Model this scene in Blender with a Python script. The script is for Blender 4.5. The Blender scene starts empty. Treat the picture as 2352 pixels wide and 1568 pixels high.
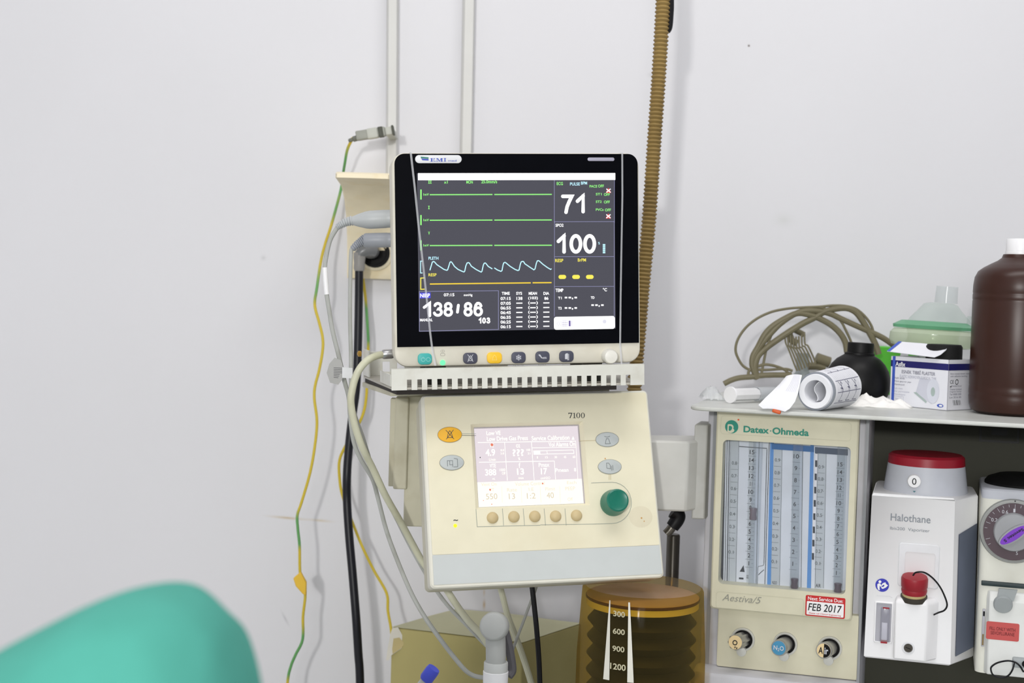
import bpy, bmesh, math, random
from math import pi, sin, cos, tan, radians
from mathutils import Vector as V3, Matrix
random.seed(7)
SC = bpy.context.scene
COL = SC.collection

# ------------------------------------------------------------------ camera
FPX = 3267.0
PITCH, RHO = radians(2.2), 0.03
EYE = V3((0, 0, 1.5))
FW = V3((0, cos(PITCH), -sin(PITCH)))
_r0, _u0 = V3((1, 0, 0)), V3((0, sin(PITCH), cos(PITCH)))
RT = _r0 * cos(RHO) + _u0 * sin(RHO)
UP = _u0 * cos(RHO) - _r0 * sin(RHO)
cam = bpy.data.cameras.new('camera')
cam.sensor_width = 36.0
cam.lens = FPX * 36.0 / 2352
cam.clip_start = 0.05
cam.dof.use_dof = True
cam.dof.focus_distance = 1.77
cam.dof.aperture_fstop = 5.6
co = bpy.data.objects.new('camera', cam)
COL.objects.link(co)
co.matrix_world = Matrix(((RT.x, UP.x, -FW.x, EYE.x), (RT.y, UP.y, -FW.y, EYE.y), (RT.z, UP.z, -FW.z, EYE.z), (0, 0, 0, 1)))
SC.camera = co
SC.view_settings.view_transform = 'Standard'
SC.view_settings.look = 'None'
SC.view_settings.exposure = 0.0
SC.view_settings.gamma = 1.0
SC.view_settings.use_curve_mapping = False

# ------------------------------------------------------------------ world and lamps
w = bpy.data.worlds.new('world')
SC.world = w
w.use_nodes = True
w.node_tree.nodes['Background'].inputs[0].default_value = (0.95, 0.97, 1.0, 1)
w.node_tree.nodes['Background'].inputs[1].default_value = 0.27

def strokes_of(ch):
    E = lambda cx, cy, rx, ry, a0, a1, n=14: [(cx + rx * cos(radians(a0 + (a1 - a0) * i / n)), cy + ry * sin(radians(a0 + (a1 - a0) * i / n))) for i in range(n + 1)]
    return {'0': [E(.5, .5, .5, .5, 0, 360, 28)], '1': [[(0, .66), (.35, .78), (1, 1), (1, 0)]], '7': [[(0, 1), (1, 1), (.72, .68), (.48, .35), (.36, 0)]],
            '3': [E(.45, .76, .45, .24, 165, -80) + E(.45, .27, .55, .27, 80, -165)], '8': [E(.5, .76, .43, .24, 0, 360, 24), E(.5, .27, .5, .27, 0, 360, 24)],
            '6': [E(.5, .31, .5, .31, 0, 360, 24), [(0, .33), (.03, .6), (.16, .86), (.36, .99), (.58, 1), (.78, .93), (.92, .78)]], '/': [[(0, 0), (1, 1)]]}[ch]

def area(name, loc, target, sx, sy, power, col=(1, 1, 1)):
    l = bpy.data.lights.new(name, 'AREA')
    l.shape = 'RECTANGLE'
    l.size, l.size_y, l.energy, l.color = sx, sy, power, col
    o = bpy.data.objects.new(name, l)
    COL.objects.link(o)
    o.location = loc
    o.rotation_euler = (V3(target) - V3(loc)).to_track_quat('-Z', 'Y').to_euler()
    return o
area('operating_light', (-0.68, -2.2, 2.0), (0.1, 2.0, 1.35), 0.16, 0.16, 46, (1, 0.98, 0.95))
area('ceiling_light_fill', (0.3, 1.1, 3.1), (0.2, 1.9, 1.1), 1.5, 0.5, 15, (1, 0.98, 0.96))
area('fill_light_rear', (-0.28, -2.6, 2.0), (0.1, 2.0, 1.2), 0.8, 0.7, 26, (0.98, 0.99, 1.0))  # added fill behind the camera to brighten wall gaps, no real window
area('ceiling_light_rear', (-0.2, -1.2, 3.1), (0.1, 1.6, 1.2), 1.2, 0.6, 6, (1, 0.99, 0.97))

# ------------------------------------------------------------------ pixel -> place
def ray(px, py):
    return FW + RT * ((px - 1176) / FPX) - UP * ((py - 784) / FPX)
def P(px, py, Y):
    d = ray(px, py)
    return EYE + d * (Y / d.y)
def hit(px, py, o, n):
    d = ray(px, py)
    return EYE + d * ((o - EYE).dot(n) / d.dot(n))
def K(ox, oy, s):
    return lambda x, y: (ox + x / s, oy + y / s)

class Fr:
    """an upright (or tilted) local frame: u right, v up, n towards the room"""
    def __init__(s, px, py, Y, yaw=0, tilt=0, roll=0, o=None):
        yaw, tilt, roll = radians(yaw), radians(tilt), radians(roll)
        U = V3((cos(yaw), sin(yaw), 0))
        B = V3((-sin(yaw), cos(yaw), 0))
        V = V3((0, 0, 1)) * cos(tilt) + B * sin(tilt)
        s.U = U * cos(roll) + V * sin(roll)
        s.V = V * cos(roll) - U * sin(roll)
        s.N = s.U.cross(s.V)
        s.O = o if o is not None else P(px, py, Y)
        U, V, N, O = s.U, s.V, s.N, s.O
        s.M = Matrix(((U.x, V.x, N.x, O.x), (U.y, V.y, N.y, O.y), (U.z, V.z, N.z, O.z), (0, 0, 0, 1)))
    def q(s, px, py, n=0.0):
        p = hit(px, py, s.O + s.N * n, s.N) - s.O
        return (p.dot(s.U), p.dot(s.V))
    def rect(s, x0, y0, x1, y1, n=0.0):
        xc, yc = (x0 + x1) / 2, (y0 + y1) / 2
        return (s.q(x0, yc, n)[0], s.q(xc, y1, n)[1], s.q(x1, yc, n)[0], s.q(xc, y0, n)[1])
    def l(s, p):
        p = p - s.O
        return V3((p.dot(s.U), p.dot(s.V), p.dot(s.N)))
    def sz(s, px, n=0.0):
        return px * ((s.O + s.N * n - EYE).dot(FW)) / FPX

# ------------------------------------------------------------------ materials
def lin(c):
    r = []
    for x in c:
        x /= 255.0
        r.append(x / 12.92 if x <= 0.04045 else ((x + 0.055) / 1.055) ** 2.4)
    return (r[0], r[1], r[2], 1)
MATS = {}
def mat(name, rgb, rough=0.5, metal=0.0, spec=0.4, var=0.05, vs=25, bump=0.0, bs=300, dirt=None, dscale=9, damt=0.5):
    if name in MATS:
        return MATS[name]
    m = bpy.data.materials.new(name)
    m.use_nodes = True
    nt = m.node_tree
    b = nt.nodes['Principled BSDF']
    b.inputs['Roughness'].default_value = rough
    b.inputs['Metallic'].default_value = metal
    b.inputs['Specular IOR Level'].default_value = spec
    c = lin(rgb)
    tc = nt.nodes.new('ShaderNodeTexCoord')
    nz = nt.nodes.new('ShaderNodeTexNoise')
    nz.inputs['Scale'].default_value = vs
    nz.inputs['Detail'].default_value = 4
    nt.links.new(tc.outputs['Object'], nz.inputs['Vector'])
    rp = nt.nodes.new('ShaderNodeValToRGB')
    rp.color_ramp.elements[0].position = 0.3
    rp.color_ramp.elements[1].position = 0.7
    rp.color_ramp.elements[0].color = (c[0] * (1 - var), c[1] * (1 - var), c[2] * (1 - var * 1.2), 1)
    rp.color_ramp.elements[1].color = (min(1, c[0] * (1 + var)), min(1, c[1] * (1 + var)), min(1, c[2] * (1 + var)), 1)
    nt.links.new(nz.outputs['Fac'], rp.inputs['Fac'])
    out = rp.outputs['Color']
    if dirt:
        n2 = nt.nodes.new('ShaderNodeTexNoise')
        n2.inputs['Scale'].default_value = dscale
        n2.inputs['Detail'].default_value = 8
        nt.links.new(tc.outputs['Object'], n2.inputs['Vector'])
        r2 = nt.nodes.new('ShaderNodeValToRGB')
        r2.color_ramp.elements[0].position = 0.52
        r2.color_ramp.elements[1].position = 0.78
        r2.color_ramp.elements[0].color = (0, 0, 0, 1)
        r2.color_ramp.elements[1].color = (damt, damt, damt, 1)
        nt.links.new(n2.outputs['Fac'], r2.inputs['Fac'])
        mx = nt.nodes.new('ShaderNodeMixRGB')
        nt.links.new(r2.outputs['Color'], mx.inputs['Fac'])
        nt.links.new(out, mx.inputs['Color1'])
        mx.inputs['Color2'].default_value = lin(dirt)
        out = mx.outputs['Color']
    nt.links.new(out, b.inputs['Base Color'])
    if bump:
        n3 = nt.nodes.new('ShaderNodeTexNoise')
        n3.inputs['Scale'].default_value = bs
        n3.inputs['Detail'].default_value = 3
        nt.links.new(tc.outputs['Object'], n3.inputs['Vector'])
        bp = nt.nodes.new('ShaderNodeBump')
        bp.inputs['Strength'].default_value = bump
        bp.inputs['Distance'].default_value = 0.002
        nt.links.new(n3.outputs['Fac'], bp.inputs['Height'])
        nt.links.new(bp.outputs['Normal'], b.inputs['Normal'])
    MATS[name] = m
    return m
def emit(name, rgb, strength=1.0):
    if name in MATS:
        return MATS[name]
    m = bpy.data.materials.new(name)
    m.use_nodes = True
    b = m.node_tree.nodes['Principled BSDF']
    b.inputs['Base Color'].default_value = (0.01, 0.01, 0.012, 1)
    b.inputs['Roughness'].default_value = 0.5
    b.inputs['Specular IOR Level'].default_value = 0.05
    b.inputs['Emission Color'].default_value = lin(rgb)
    b.inputs['Emission Strength'].default_value = strength
    MATS[name] = m
    return m
def clear(name, rgb, alpha, rough=0.1, edge=0.22):
    """clear plastic: tinted see-through layer with a glossy skin and a little body"""
    if name in MATS:
        return MATS[name]
    m = bpy.data.materials.new(name)
    m.use_nodes = True
    nt = m.node_tree
    for n in list(nt.nodes):
        nt.nodes.remove(n)
    out = nt.nodes.new('ShaderNodeOutputMaterial')
    tr = nt.nodes.new('ShaderNodeBsdfTransparent')
    tr.inputs[0].default_value = lin(rgb)
    pb = nt.nodes.new('ShaderNodeBsdfPrincipled')
    pb.inputs['Base Color'].default_value = lin(rgb)
    pb.inputs['Roughness'].default_value = rough
    lw = nt.nodes.new('ShaderNodeLayerWeight')
    lw.inputs['Blend'].default_value = 0.27
    mr = nt.nodes.new('ShaderNodeMapRange')
    mr.inputs['To Min'].default_value = alpha
    mr.inputs['To Max'].default_value = min(1, alpha + edge)
    nt.links.new(lw.outputs['Facing'], mr.inputs['Value'])
    mx = nt.nodes.new('ShaderNodeMixShader')
    nt.links.new(mr.outputs['Result'], mx.inputs[0])
    nt.links.new(tr.outputs[0], mx.inputs[1])
    nt.links.new(pb.outputs[0], mx.inputs[2])
    nt.links.new(mx.outputs[0], out.inputs[0])
    MATS[name] = m
    return m

# ------------------------------------------------------------------ mesh building
TXT = {}
def glyphs(s, bold=0.0, shear=0.0, space=1.0):
    k = (s, bold, shear, space)
    if k not in TXT:
        cu = bpy.data.curves.new('t', 'FONT')
        cu.body = s
        cu.offset = bold
        cu.shear = shear
        cu.space_character = space
        cu.resolution_u = 4
        cu.fill_mode = 'FRONT'
        o = bpy.data.objects.new('t', cu)
        me = o.to_mesh()
        vs = [(v.co.x, v.co.y) for v in me.vertices]
        fs = [tuple(p.vertices) for p in me.polygons]
        o.to_mesh_clear()
        bpy.data.objects.remove(o)
        bpy.data.curves.remove(cu)
        x0 = min(v[0] for v in vs); x1 = max(v[0] for v in vs)
        y0 = min(v[1] for v in vs); y1 = max(v[1] for v in vs)
        TXT[k] = ([((x - x0) / max(1e-6, x1 - x0), (y - y0) / max(1e-6, y1 - y0)) for x, y in vs], fs)
    return TXT[k]
def rr(u0, v0, u1, v1, r, seg=5):
    r = min(r, (u1 - u0) / 2 - 1e-6, (v1 - v0) / 2 - 1e-6)
    r = max(r, 1e-6)
    pts = []
    for cx, cy, a in ((u1 - r, v1 - r, 0), (u0 + r, v1 - r, 90), (u0 + r, v0 + r, 180), (u1 - r, v0 + r, 270)):
        for i in range(seg + 1):
            t = radians(a + 90.0 * i / seg)
            pts.append((cx + r * cos(t), cy + r * sin(t)))
    return pts
def ell(cx, cy, rx, ry=None, seg=28, rot=0.0):
    ry = rx if ry is None else ry
    c, s = cos(rot), sin(rot)
    return [(cx + rx * cos(t) * c - ry * sin(t) * s, cy + rx * cos(t) * s + ry * sin(t) * c) for t in (2 * pi * i / seg for i in range(seg))]
def spline(pts, sub):
    pts = [V3(p) for p in pts]
    if len(pts) < 3 or sub <= 1:
        return pts
    e = [pts[0] * 2 - pts[1]] + pts + [pts[-1] * 2 - pts[-2]]
    out = []
    for i in range(1, len(e) - 2):
        a, b, c, d = e[i - 1], e[i], e[i + 1], e[i + 2]
        for k in range(sub):
            t = k / sub
            out.append(0.5 * ((2 * b) + (c - a) * t + (2 * a - 5 * b + 4 * c - d) * t * t + (3 * b - a - 3 * c + d) * t ** 3))
    out.append(pts[-1])
    return out
class MB:
    def __init__(s, m=None):
        s.vs, s.fs, s.mi, s.mats, s.cur = [], [], [], [], 0
        if m: s.m(m)
    def m(s, mt):
        if mt not in s.mats: s.mats.append(mt)
        s.cur = s.mats.index(mt)
        return s
    def v(s, p):
        s.vs.append(tuple(p)); return len(s.vs) - 1
    def f(s, ids):
        s.fs.append(tuple(ids)); s.mi.append(s.cur)
    def loft(s, rings, cap0=True, cap1=True, closed=True):
        idx = [[s.v(p) for p in r] for r in rings]
        for a, b in zip(idx, idx[1:]):
            n = len(a)
            for i in range(n if closed else n - 1):
                j = (i + 1) % n
                s.f((a[i], a[j], b[j], b[i]))
        if cap0: s.f(idx[0][::-1])
        if cap1: s.f(idx[-1])
        return s
    def prism(s, poly, n0, n1):
        ar = sum(poly[i - 1][0] * poly[i][1] - poly[i][0] * poly[i - 1][1] for i in range(len(poly)))
        if ar < 0: poly = poly[::-1]
        return s.loft([[(x, y, n0) for x, y in poly], [(x, y, n1) for x, y in poly]])
    def box(s, u0, v0, u1, v1, n0, n1):
        return s.prism([(u0, v0), (u1, v0), (u1, v1), (u0, v1)], min(n0, n1), max(n0, n1))
    def rbox(s, u0, v0, u1, v1, n0, n1, r=0.004, e=0.002, seg=5, back=0.0):
        R = lambda i, n: [(x, y, n) for x, y in rr(u0 + i, v0 + i, u1 - i, v1 - i, max(r - i, 0.0002), seg)]
        L = [R(back, n0), R(0, n0 + back)] if back else [R(0, n0)]
        return s.loft(L + [R(0, n1 - e), R(e * 0.3, n1 - e * 0.3), R(e, n1)])
    def frame(s, o, i, n0, n1, ro=0.004, ri=0.004, e=0.0015, seg=5):
        """rectangular ring with rounded corners and an opening"""
        O = rr(*o, ro, seg); I = rr(*i, ri, seg)
        oe = rr(o[0] + e, o[1] + e, o[2] - e, o[3] - e, ro, seg)
        z = lambda L, n: [(x, y, n) for x, y in L]
        s.loft([z(I, n0), z(O, n0), z(O, n1 - e), z(oe, n1), z(I, n1), z(I, n0)], False, False)
        return s
    def flat(s, poly, n):
        ar = sum(poly[i - 1][0] * poly[i][1] - poly[i][0] * poly[i - 1][1] for i in range(len(poly)))
        if ar < 0: poly = poly[::-1]
        s.f([s.v((x, y, n)) for x, y in poly]); return s
    def line(s, pts, wd, n, closed=False):
        pts = [V3((p[0], p[1])) if False else V3((p[0], p[1], 0)) for p in pts]
        N = len(pts); L = []
        for i, p in enumerate(pts):
            a = pts[i - 1] if (i > 0 or closed) else p
            b = pts[(i + 1) % N] if (i < N - 1 or closed) else p
            d1 = (p - a).normalized() if (p - a).length > 1e-9 else (b - p).normalized()
            d2 = (b - p).normalized() if (b - p).length > 1e-9 else d1
            t = (d1 + d2)
            t = t.normalized() if t.length > 1e-6 else d1
            nn = V3((-t.y, t.x, 0))
            k = 1 / max(0.5, nn.dot(V3((-d1.y, d1.x, 0))))
            L.append((p + nn * wd / 2 * k, p - nn * wd / 2 * k))
        ids = [(s.v((a.x, a.y, n)), s.v((b.x, b.y, n))) for a, b in L]
        for i in range(N if closed else N - 1):
            j = (i + 1) % N
            s.f((ids[i][0], ids[i][1], ids[j][1], ids[j][0]))
        return s
    def text(s, st, u0, v0, u1, v1, n, bold=0.0, shear=0.0, space=1.0):
        vs, fs = glyphs(st, bold, shear, space)
        b = len(s.vs)
        for x, y in vs: s.vs.append((u0 + x * (u1 - u0), v0 + y * (v1 - v0), n))
        for f in fs: s.f([i + b for i in f])
        return s
    def tube(s, pts, r, seg=8, sub=6, cap=True, ribs=None):
        P_ = spline(pts, sub); n = len(P_)
        rad = r if callable(r) else (lambda t: r)
        t0 = (P_[1] - P_[0]).normalized()
        a = V3((0, 0, 1)) if abs(t0.z) < 0.9 else V3((1, 0, 0))
        x = t0.cross(a).normalized()
        rings = []
        for i, p in enumerate(P_):
            t = (P_[min(i + 1, n - 1)] - P_[max(i - 1, 0)]).normalized()
            x = (x - t * x.dot(t)).normalized()
            y = t.cross(x)
            R = rad(i / (n - 1))
            rings.append([p + x * (R * cos(2 * pi * k / seg)) + y * (R * sin(2 * pi * k / seg)) for k in range(seg)])
        return s.loft(rings, cap, cap)
    def lathe(s, prof, o=(0, 0, 0), ax=(0, 0, 1), seg=28, sx=1.0, cap=True):
        o = V3(o); ax = V3(ax).normalized()
        a = V3((0, 1, 0)) if abs(ax.y) < 0.9 else V3((1, 0, 0))
        x = a.cross(ax).normalized(); y = ax.cross(x)
        rings = [[o + ax * h + x * (max(r, 1e-5) * sx * cos(2 * pi * k / seg)) + y * (max(r, 1e-5) * sin(2 * pi * k / seg)) for k in range(seg)] for r, h in prof]
        return s.loft(rings, cap, cap)
    def plate(s, us, vs_, holes, n0, n1):
        """plate cut by a grid; cells in holes are open"""
        nu, nv = len(us) - 1, len(vs_) - 1
        fl = lambda i, j: 0 <= i < nu and 0 <= j < nv and (i, j) not in holes
        for i in range(nu):
            for j in range(nv):
                if not fl(i, j): continue
                a, b, c, d = us[i], us[i + 1], vs_[j], vs_[j + 1]
                Q = lambda *p: s.f([s.v(k) for k in p])
                Q((a, c, n1), (b, c, n1), (b, d, n1), (a, d, n1))
                Q((a, d, n0), (b, d, n0), (b, c, n0), (a, c, n0))
                if not fl(i - 1, j): Q((a, c, n0), (a, c, n1), (a, d, n1), (a, d, n0))
                if not fl(i + 1, j): Q((b, d, n0), (b, d, n1), (b, c, n1), (b, c, n0))
                if not fl(i, j - 1): Q((b, c, n0), (b, c, n1), (a, c, n1), (a, c, n0))
                if not fl(i, j + 1): Q((a, d, n0), (a, d, n1), (b, d, n1), (b, d, n0))
        return s
    def build(s, name, parent=None, M=None, label=None, smooth=35, bevel=0, sub=0, merge=True):
        me = bpy.data.meshes.new(name)
        vs = s.vs
        if M is None and parent is None:      # a single-mesh thing in world coordinates: origin at its base
            b = V3((sum(v[0] for v in vs) / len(vs), sum(v[1] for v in vs) / len(vs), min(v[2] for v in vs)))
            vs = [(v[0] - b.x, v[1] - b.y, v[2] - b.z) for v in vs]
            M = Matrix.Translation(b)
        me.from_pydata(vs, [], s.fs)
        for mt in s.mats: me.materials.append(mt)
        for p, i in zip(me.polygons, s.mi): p.material_index = i
        if merge:
            bm = bmesh.new(); bm.from_mesh(me)
            bmesh.ops.remove_doubles(bm, verts=bm.verts, dist=1e-6)
            bm.to_mesh(me); bm.free()
        if smooth:
            me.polygons.foreach_set('use_smooth', [True] * len(me.polygons))
            me.set_sharp_from_angle(angle=radians(smooth))
        o = bpy.data.objects.new(name, me)
        COL.objects.link(o)
        if M is not None: o.matrix_world = M
        if parent is not None: o.parent = parent
        if label: o['label'] = label
        if bevel:
            md = o.modifiers.new('bevel', 'BEVEL'); md.width = bevel; md.segments = 2; md.limit_method = 'ANGLE'
        if sub:
            md = o.modifiers.new('sub', 'SUBSURF'); md.levels = sub; md.render_levels = sub
        return o
def tag(o, label, cat, group=None):
    o['label'] = label; o['category'] = cat
    if group: o['group'] = group
    return o
def thing(name, label, cat, M, group=None):
    o = bpy.data.objects.new(name, None)
    o.empty_display_size = 0.05
    COL.objects.link(o)
    o.matrix_world = M
    return tag(o, label, cat, group)
def at(p): return Matrix.Translation(V3(p))
# ------------------------------------------------------------------ the room
def structure(name, mb, M=None, **k):
    o = mb.build(name, None, M if M is not None else Matrix.Identity(4), **k)
    o['kind'] = 'structure'
    return o
WY = 2.30
wallm = mat('wall_paint', (223, 223, 227), 0.75, spec=0.2, var=0.012, vs=3, bump=0.08, bs=120)
def wall_back_mat():
    m = wallm.copy(); m.name = 'wall_paint_stained'
    nt = m.node_tree
    b = nt.nodes['Principled BSDF']
    src = b.inputs['Base Color'].links[0].from_socket
    tc = nt.nodes['Texture Coordinate'] if 'Texture Coordinate' in nt.nodes else nt.nodes.new('ShaderNodeTexCoord')
    def smear(p, sx, sz, col, amt, rot=0.0):
        nonlocal src
        mp = nt.nodes.new('ShaderNodeMapping'); mp.vector_type = 'TEXTURE'
        mp.inputs['Location'].default_value = (p.x, WY, p.z)
        mp.inputs['Rotation'].default_value = (0, rot, 0)
        mp.inputs['Scale'].default_value = (sx, 1, sz)
        nt.links.new(tc.outputs['Object'], mp.inputs[0])
        gr = nt.nodes.new('ShaderNodeTexGradient'); gr.gradient_type = 'QUADRATIC_SPHERE'
        nt.links.new(mp.outputs[0], gr.inputs[0])
        mu = nt.nodes.new('ShaderNodeMath'); mu.operation = 'MULTIPLY'; mu.inputs[1].default_value = amt
        nt.links.new(gr.outputs['Fac'], mu.inputs[0])
        mx = nt.nodes.new('ShaderNodeMixRGB')
        nt.links.new(mu.outputs[0], mx.inputs[0]); nt.links.new(src, mx.inputs[1])
        mx.inputs[2].default_value = lin(col)
        src = mx.outputs[0]
    smear(P(660, 1189, WY), 0.05, 0.004, (190, 165, 110), 0.8, 0.06)
    smear(P(735, 1195, WY), 0.035, 0.004, (200, 178, 130), 0.6, 0.06)
    smear(P(1112, 1388, WY), 0.004, 0.014, (190, 155, 90), 0.9)
    smear(P(1112, 1360, WY), 0.003, 0.012, (200, 170, 110), 0.6)
    smear(P(1720, 105, WY), 0.003, 0.003, (110, 100, 95), 2.0)
    smear(P(605, 592, WY), 0.008, 0.008, (190, 190, 192), 0.6)
    smear(P(655, 1420, WY), 0.004, 0.022, (180, 180, 184), 0.7, -0.5)
    smear(P(1495, 172, WY), 0.01, 0.008, (195, 195, 198), 0.5)
    smear(P(1800, 505, WY), 0.03, 0.02, (205, 207, 205), 0.5)
    nt.links.new(src, b.inputs['Base Color'])
    return m
mb = MB(wall_back_mat()); mb.box(-2.4, WY, 2.6, WY + 0.12, 0, 3.2); structure('wall_back', mb)
mb = MB(wallm); mb.box(-2.5, -3.0, -2.4, WY + 0.12, 0, 3.2); structure('wall_left', mb)
mb = MB(wallm); mb.box(2.6, -3.0, 2.7, WY + 0.12, 0, 3.2); structure('wall_right', mb)
mb = MB(mat('floor_vinyl', (205, 205, 200), 0.4, var=0.05, vs=8)); mb.box(-2.5, -3.0, 2.7, WY + 0.12, -0.1, 0); structure('floor', mb)
mb = MB(wallm); mb.box(-2.5, -3.0, 2.7, WY + 0.12, 3.2, 3.3); structure('ceiling', mb)

# common plastics and metals
cream = mat('cream_plastic', (226, 222, 208), 0.45, dirt=(170, 155, 115), dscale=22, damt=0.25)
beige = mat('aged_beige_plastic', (232, 226, 200), 0.5, var=0.03, dirt=(200, 180, 130), dscale=7, damt=0.25)
offwhite = mat('offwhite_enamel', (222, 222, 214), 0.4, dirt=(150, 135, 100), dscale=30, damt=0.3)
black = mat('black_rubber', (14, 14, 18), 0.45, spec=0.3)
blackm = mat('matt_black', (8, 8, 9), 0.6, spec=0.2)
ink = mat('black_ink', (45, 45, 48), 0.7, spec=0.1)
chrome = mat('worn_steel', (180, 180, 182), 0.25, metal=0.9)
darksteel = mat('dark_steel', (90, 86, 80), 0.3, metal=0.8)
greyc = mat('grey_cable', (176, 178, 174), 0.5, dirt=(120, 118, 100), dscale=30, damt=0.4)
whitep = mat('white_plastic', (244, 244, 246), 0.35, var=0.01)
paper = mat('white_paper', (240, 241, 246), 0.8, spec=0.1, var=0.02)

# ------------------------------------------------------------------ on the wall
def vbar(x0, y0, x1, y1, wpx, depth, m):
    """a flat trunking fixed to the wall from one pixel to another"""
    mb = MB(m)
    a, b = P(x0, y0, WY), P(x1, y1, WY)
    hw = wpx * WY / FPX / 2
    ring = lambda c: [(c.x + dx, WY + 0.0005 - dn, c.z) for dx, dn in ((-hw, 0), (-hw, depth * .55), (-hw * .75, depth * .9), (-hw * .5, depth), (hw * .85, depth), (hw, depth * .8), (hw, 0))]
    mb.loft([ring(a), ring(b)])
    return mb
trk = mat('white_trunking', (213, 213, 210), 0.5, var=0.02)
tag(vbar(911, -1740, 901, 413, 26, 0.026, trk).build('cable_trunking'), 'left of two white wall trunkings, running down to the cream socket hood', 'cable trunking', 'wall trunkings')
tag(vbar(1110, -1740, 1062, 800, 28, 0.026, trk).build('cable_trunking'), 'right of two white wall trunkings, ending behind the middle of the monitor', 'cable trunking', 'wall trunkings')

# socket with its flared hood
XL, XR = -0.2670, -0.1830
zt, zb = P(850, 418, WY).z, P(850, 640, WY).z
t = thing('power_socket', 'yellowed cream wall socket with flared hood, left of the monitor', 'socket', Matrix.Translation((XL, WY, zb)))
hoodm = mat('yellowed_cream', (246, 234, 204), 0.5, dirt=(232, 205, 140), dscale=30, damt=0.4)
prof = [(0, zt), (.195, zt), (.205, zt - .003), (.205, zt - .009), (.19, zt - .010), (.13, zt - .016), (.085, zt - .034), (.055, zt - .06), (.036, zt - .09), (.027, zt - .12), (.024, zb + .01), (.018, zb), (0, zb)]
mb = MB(hoodm)
mb.loft([[(x - XL, -n * k, z - zb) for n, z in prof] for x, k in ((XL, .97), (XL + .003, 1), (XR - .006, 1), (XR, .93))])
mb.build('hood', t)
sk = P(863, 581, 2.276); so = sk - V3((XL, WY, zb))
mb = MB(mat('socket_face', (238, 228, 200), 0.45)); mb.lathe([(0.028, 0), (0.028, .006), (.024, .009), (0.0228, .009)], (so.x, so.y, so.z), (0, -1, 0), cap=False); mb.build('socket_rim', t)
mb = MB(blackm); mb.lathe([(0.0001, .004), (.0235, .004), (.0235, .011), (.0195, .011), (.0195, .007), (.0175, .007), (.0175, .009), (.0160, .009), (.0160, .006), (.0001, .006)], (so.x, so.y, so.z), (0, -1, 0), cap=False)
mb.build('socket_recess', t)

# heavy black mains cable with its plug
c0 = P(826, 612, 2.225)
t = thing('mains_cable', 'thick black mains cable hanging from the wall socket beside the monitor', 'cable', at(c0))
L = lambda p: V3(p) - c0
pts = [(825, 612, 2.225), (824, 700, 2.225), (822, 800, 2.22), (818, 890, 2.21), (810, 950, 2.2), (802, 1020, 2.19), (797, 1090, 2.18), (797, 1150, 2.18), (802, 1230, 2.17), (810, 1320, 2.16), (818, 1420, 2.15), (823, 1500, 2.15), (827, 1568, 2.15), (830, 1800, 2.15), (832, 2700, 2.15)]
mb = MB(mat('black_cable_sheath', (16, 17, 26), 0.4)); mb.tube([L(P(*p)) for p in pts], 0.0066, 12, 6); mb.build('sheath', t)
mb = MB(mat('grey_plug', (120, 122, 124), 0.3, spec=0.6))
mb.lathe([(0.0, 0.0), (.0115, 0.002), (.012, .018), (.010, .03), (.006, .034), (0, .035)], L(P(856, 577, 2.264)), (-.15, -1, 0))
mb.tube([L(P(858, 574, 2.235)), L(P(842, 574, 2.226)), L(P(828, 582, 2.224)), L(P(825, 598, 2.225))], lambda t: .0105 - .0025 * t, 12, 5)
mb.build('plug', t, label='grey plug')
mb = MB(mat('plug_gland', (150, 148, 145), 0.35)); mb.lathe([(.0075, 0), (.009, .004), (.0085, .012), (.0095, .02), (.0095, .028), (.006, .03)], L(P(825, 622, 2.225)), (0, 0, 1), 14); mb.build('gland', t)

# earth clamp clipped to the trunking, and the two earth wires
E0 = Fr(856, 307, 2.205, roll=11)
t = thing('earth_clamp', 'grey metal earth clamp clipped to the trunking above the socket hood', 'clamp', E0.M)
mb = MB(mat('clamp_metal', (150, 152, 144), 0.5, metal=0.1))
s = E0.sz(1)
mb.rbox(-38 * s, -10 * s, 30 * s, 11 * s, -.008, .008, .002, .001); mb.build('body', t)
mb = MB(mat('clamp_jaw_metal', (186, 188, 180), 0.5)); mb.rbox(-12 * s, -11 * s, 12 * s, 12 * s, -.0085, .0092, .002, .001); mb.rbox(30 * s, -9 * s, 47 * s, 9 * s, -.0900, .006, .001, .001); mb.build('sleeve', t)
mb = MB(mat('clamp_dark', (70, 72, 62), 0.5)); mb.rbox(14 * s, -11 * s, 25 * s, 12 * s, -.0082, .0088, .001, .0005); mb.rbox(45 * s, -11 * s, 50 * s, 11 * s, -.008, .008, .001, .0005); mb.build('jaw', t, label='dark clamping jaw')
mb = MB(mat('clamp_pin', (110, 112, 102), 0.5)); mb.lathe([(.0045, 0), (.0045, .006), (.003, .007), (.003, .012), (.002, .014)], (-37 * s, -4 * s, 0), (-1, -.15, 0), 10); mb.build('cable_stub', t)

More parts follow.
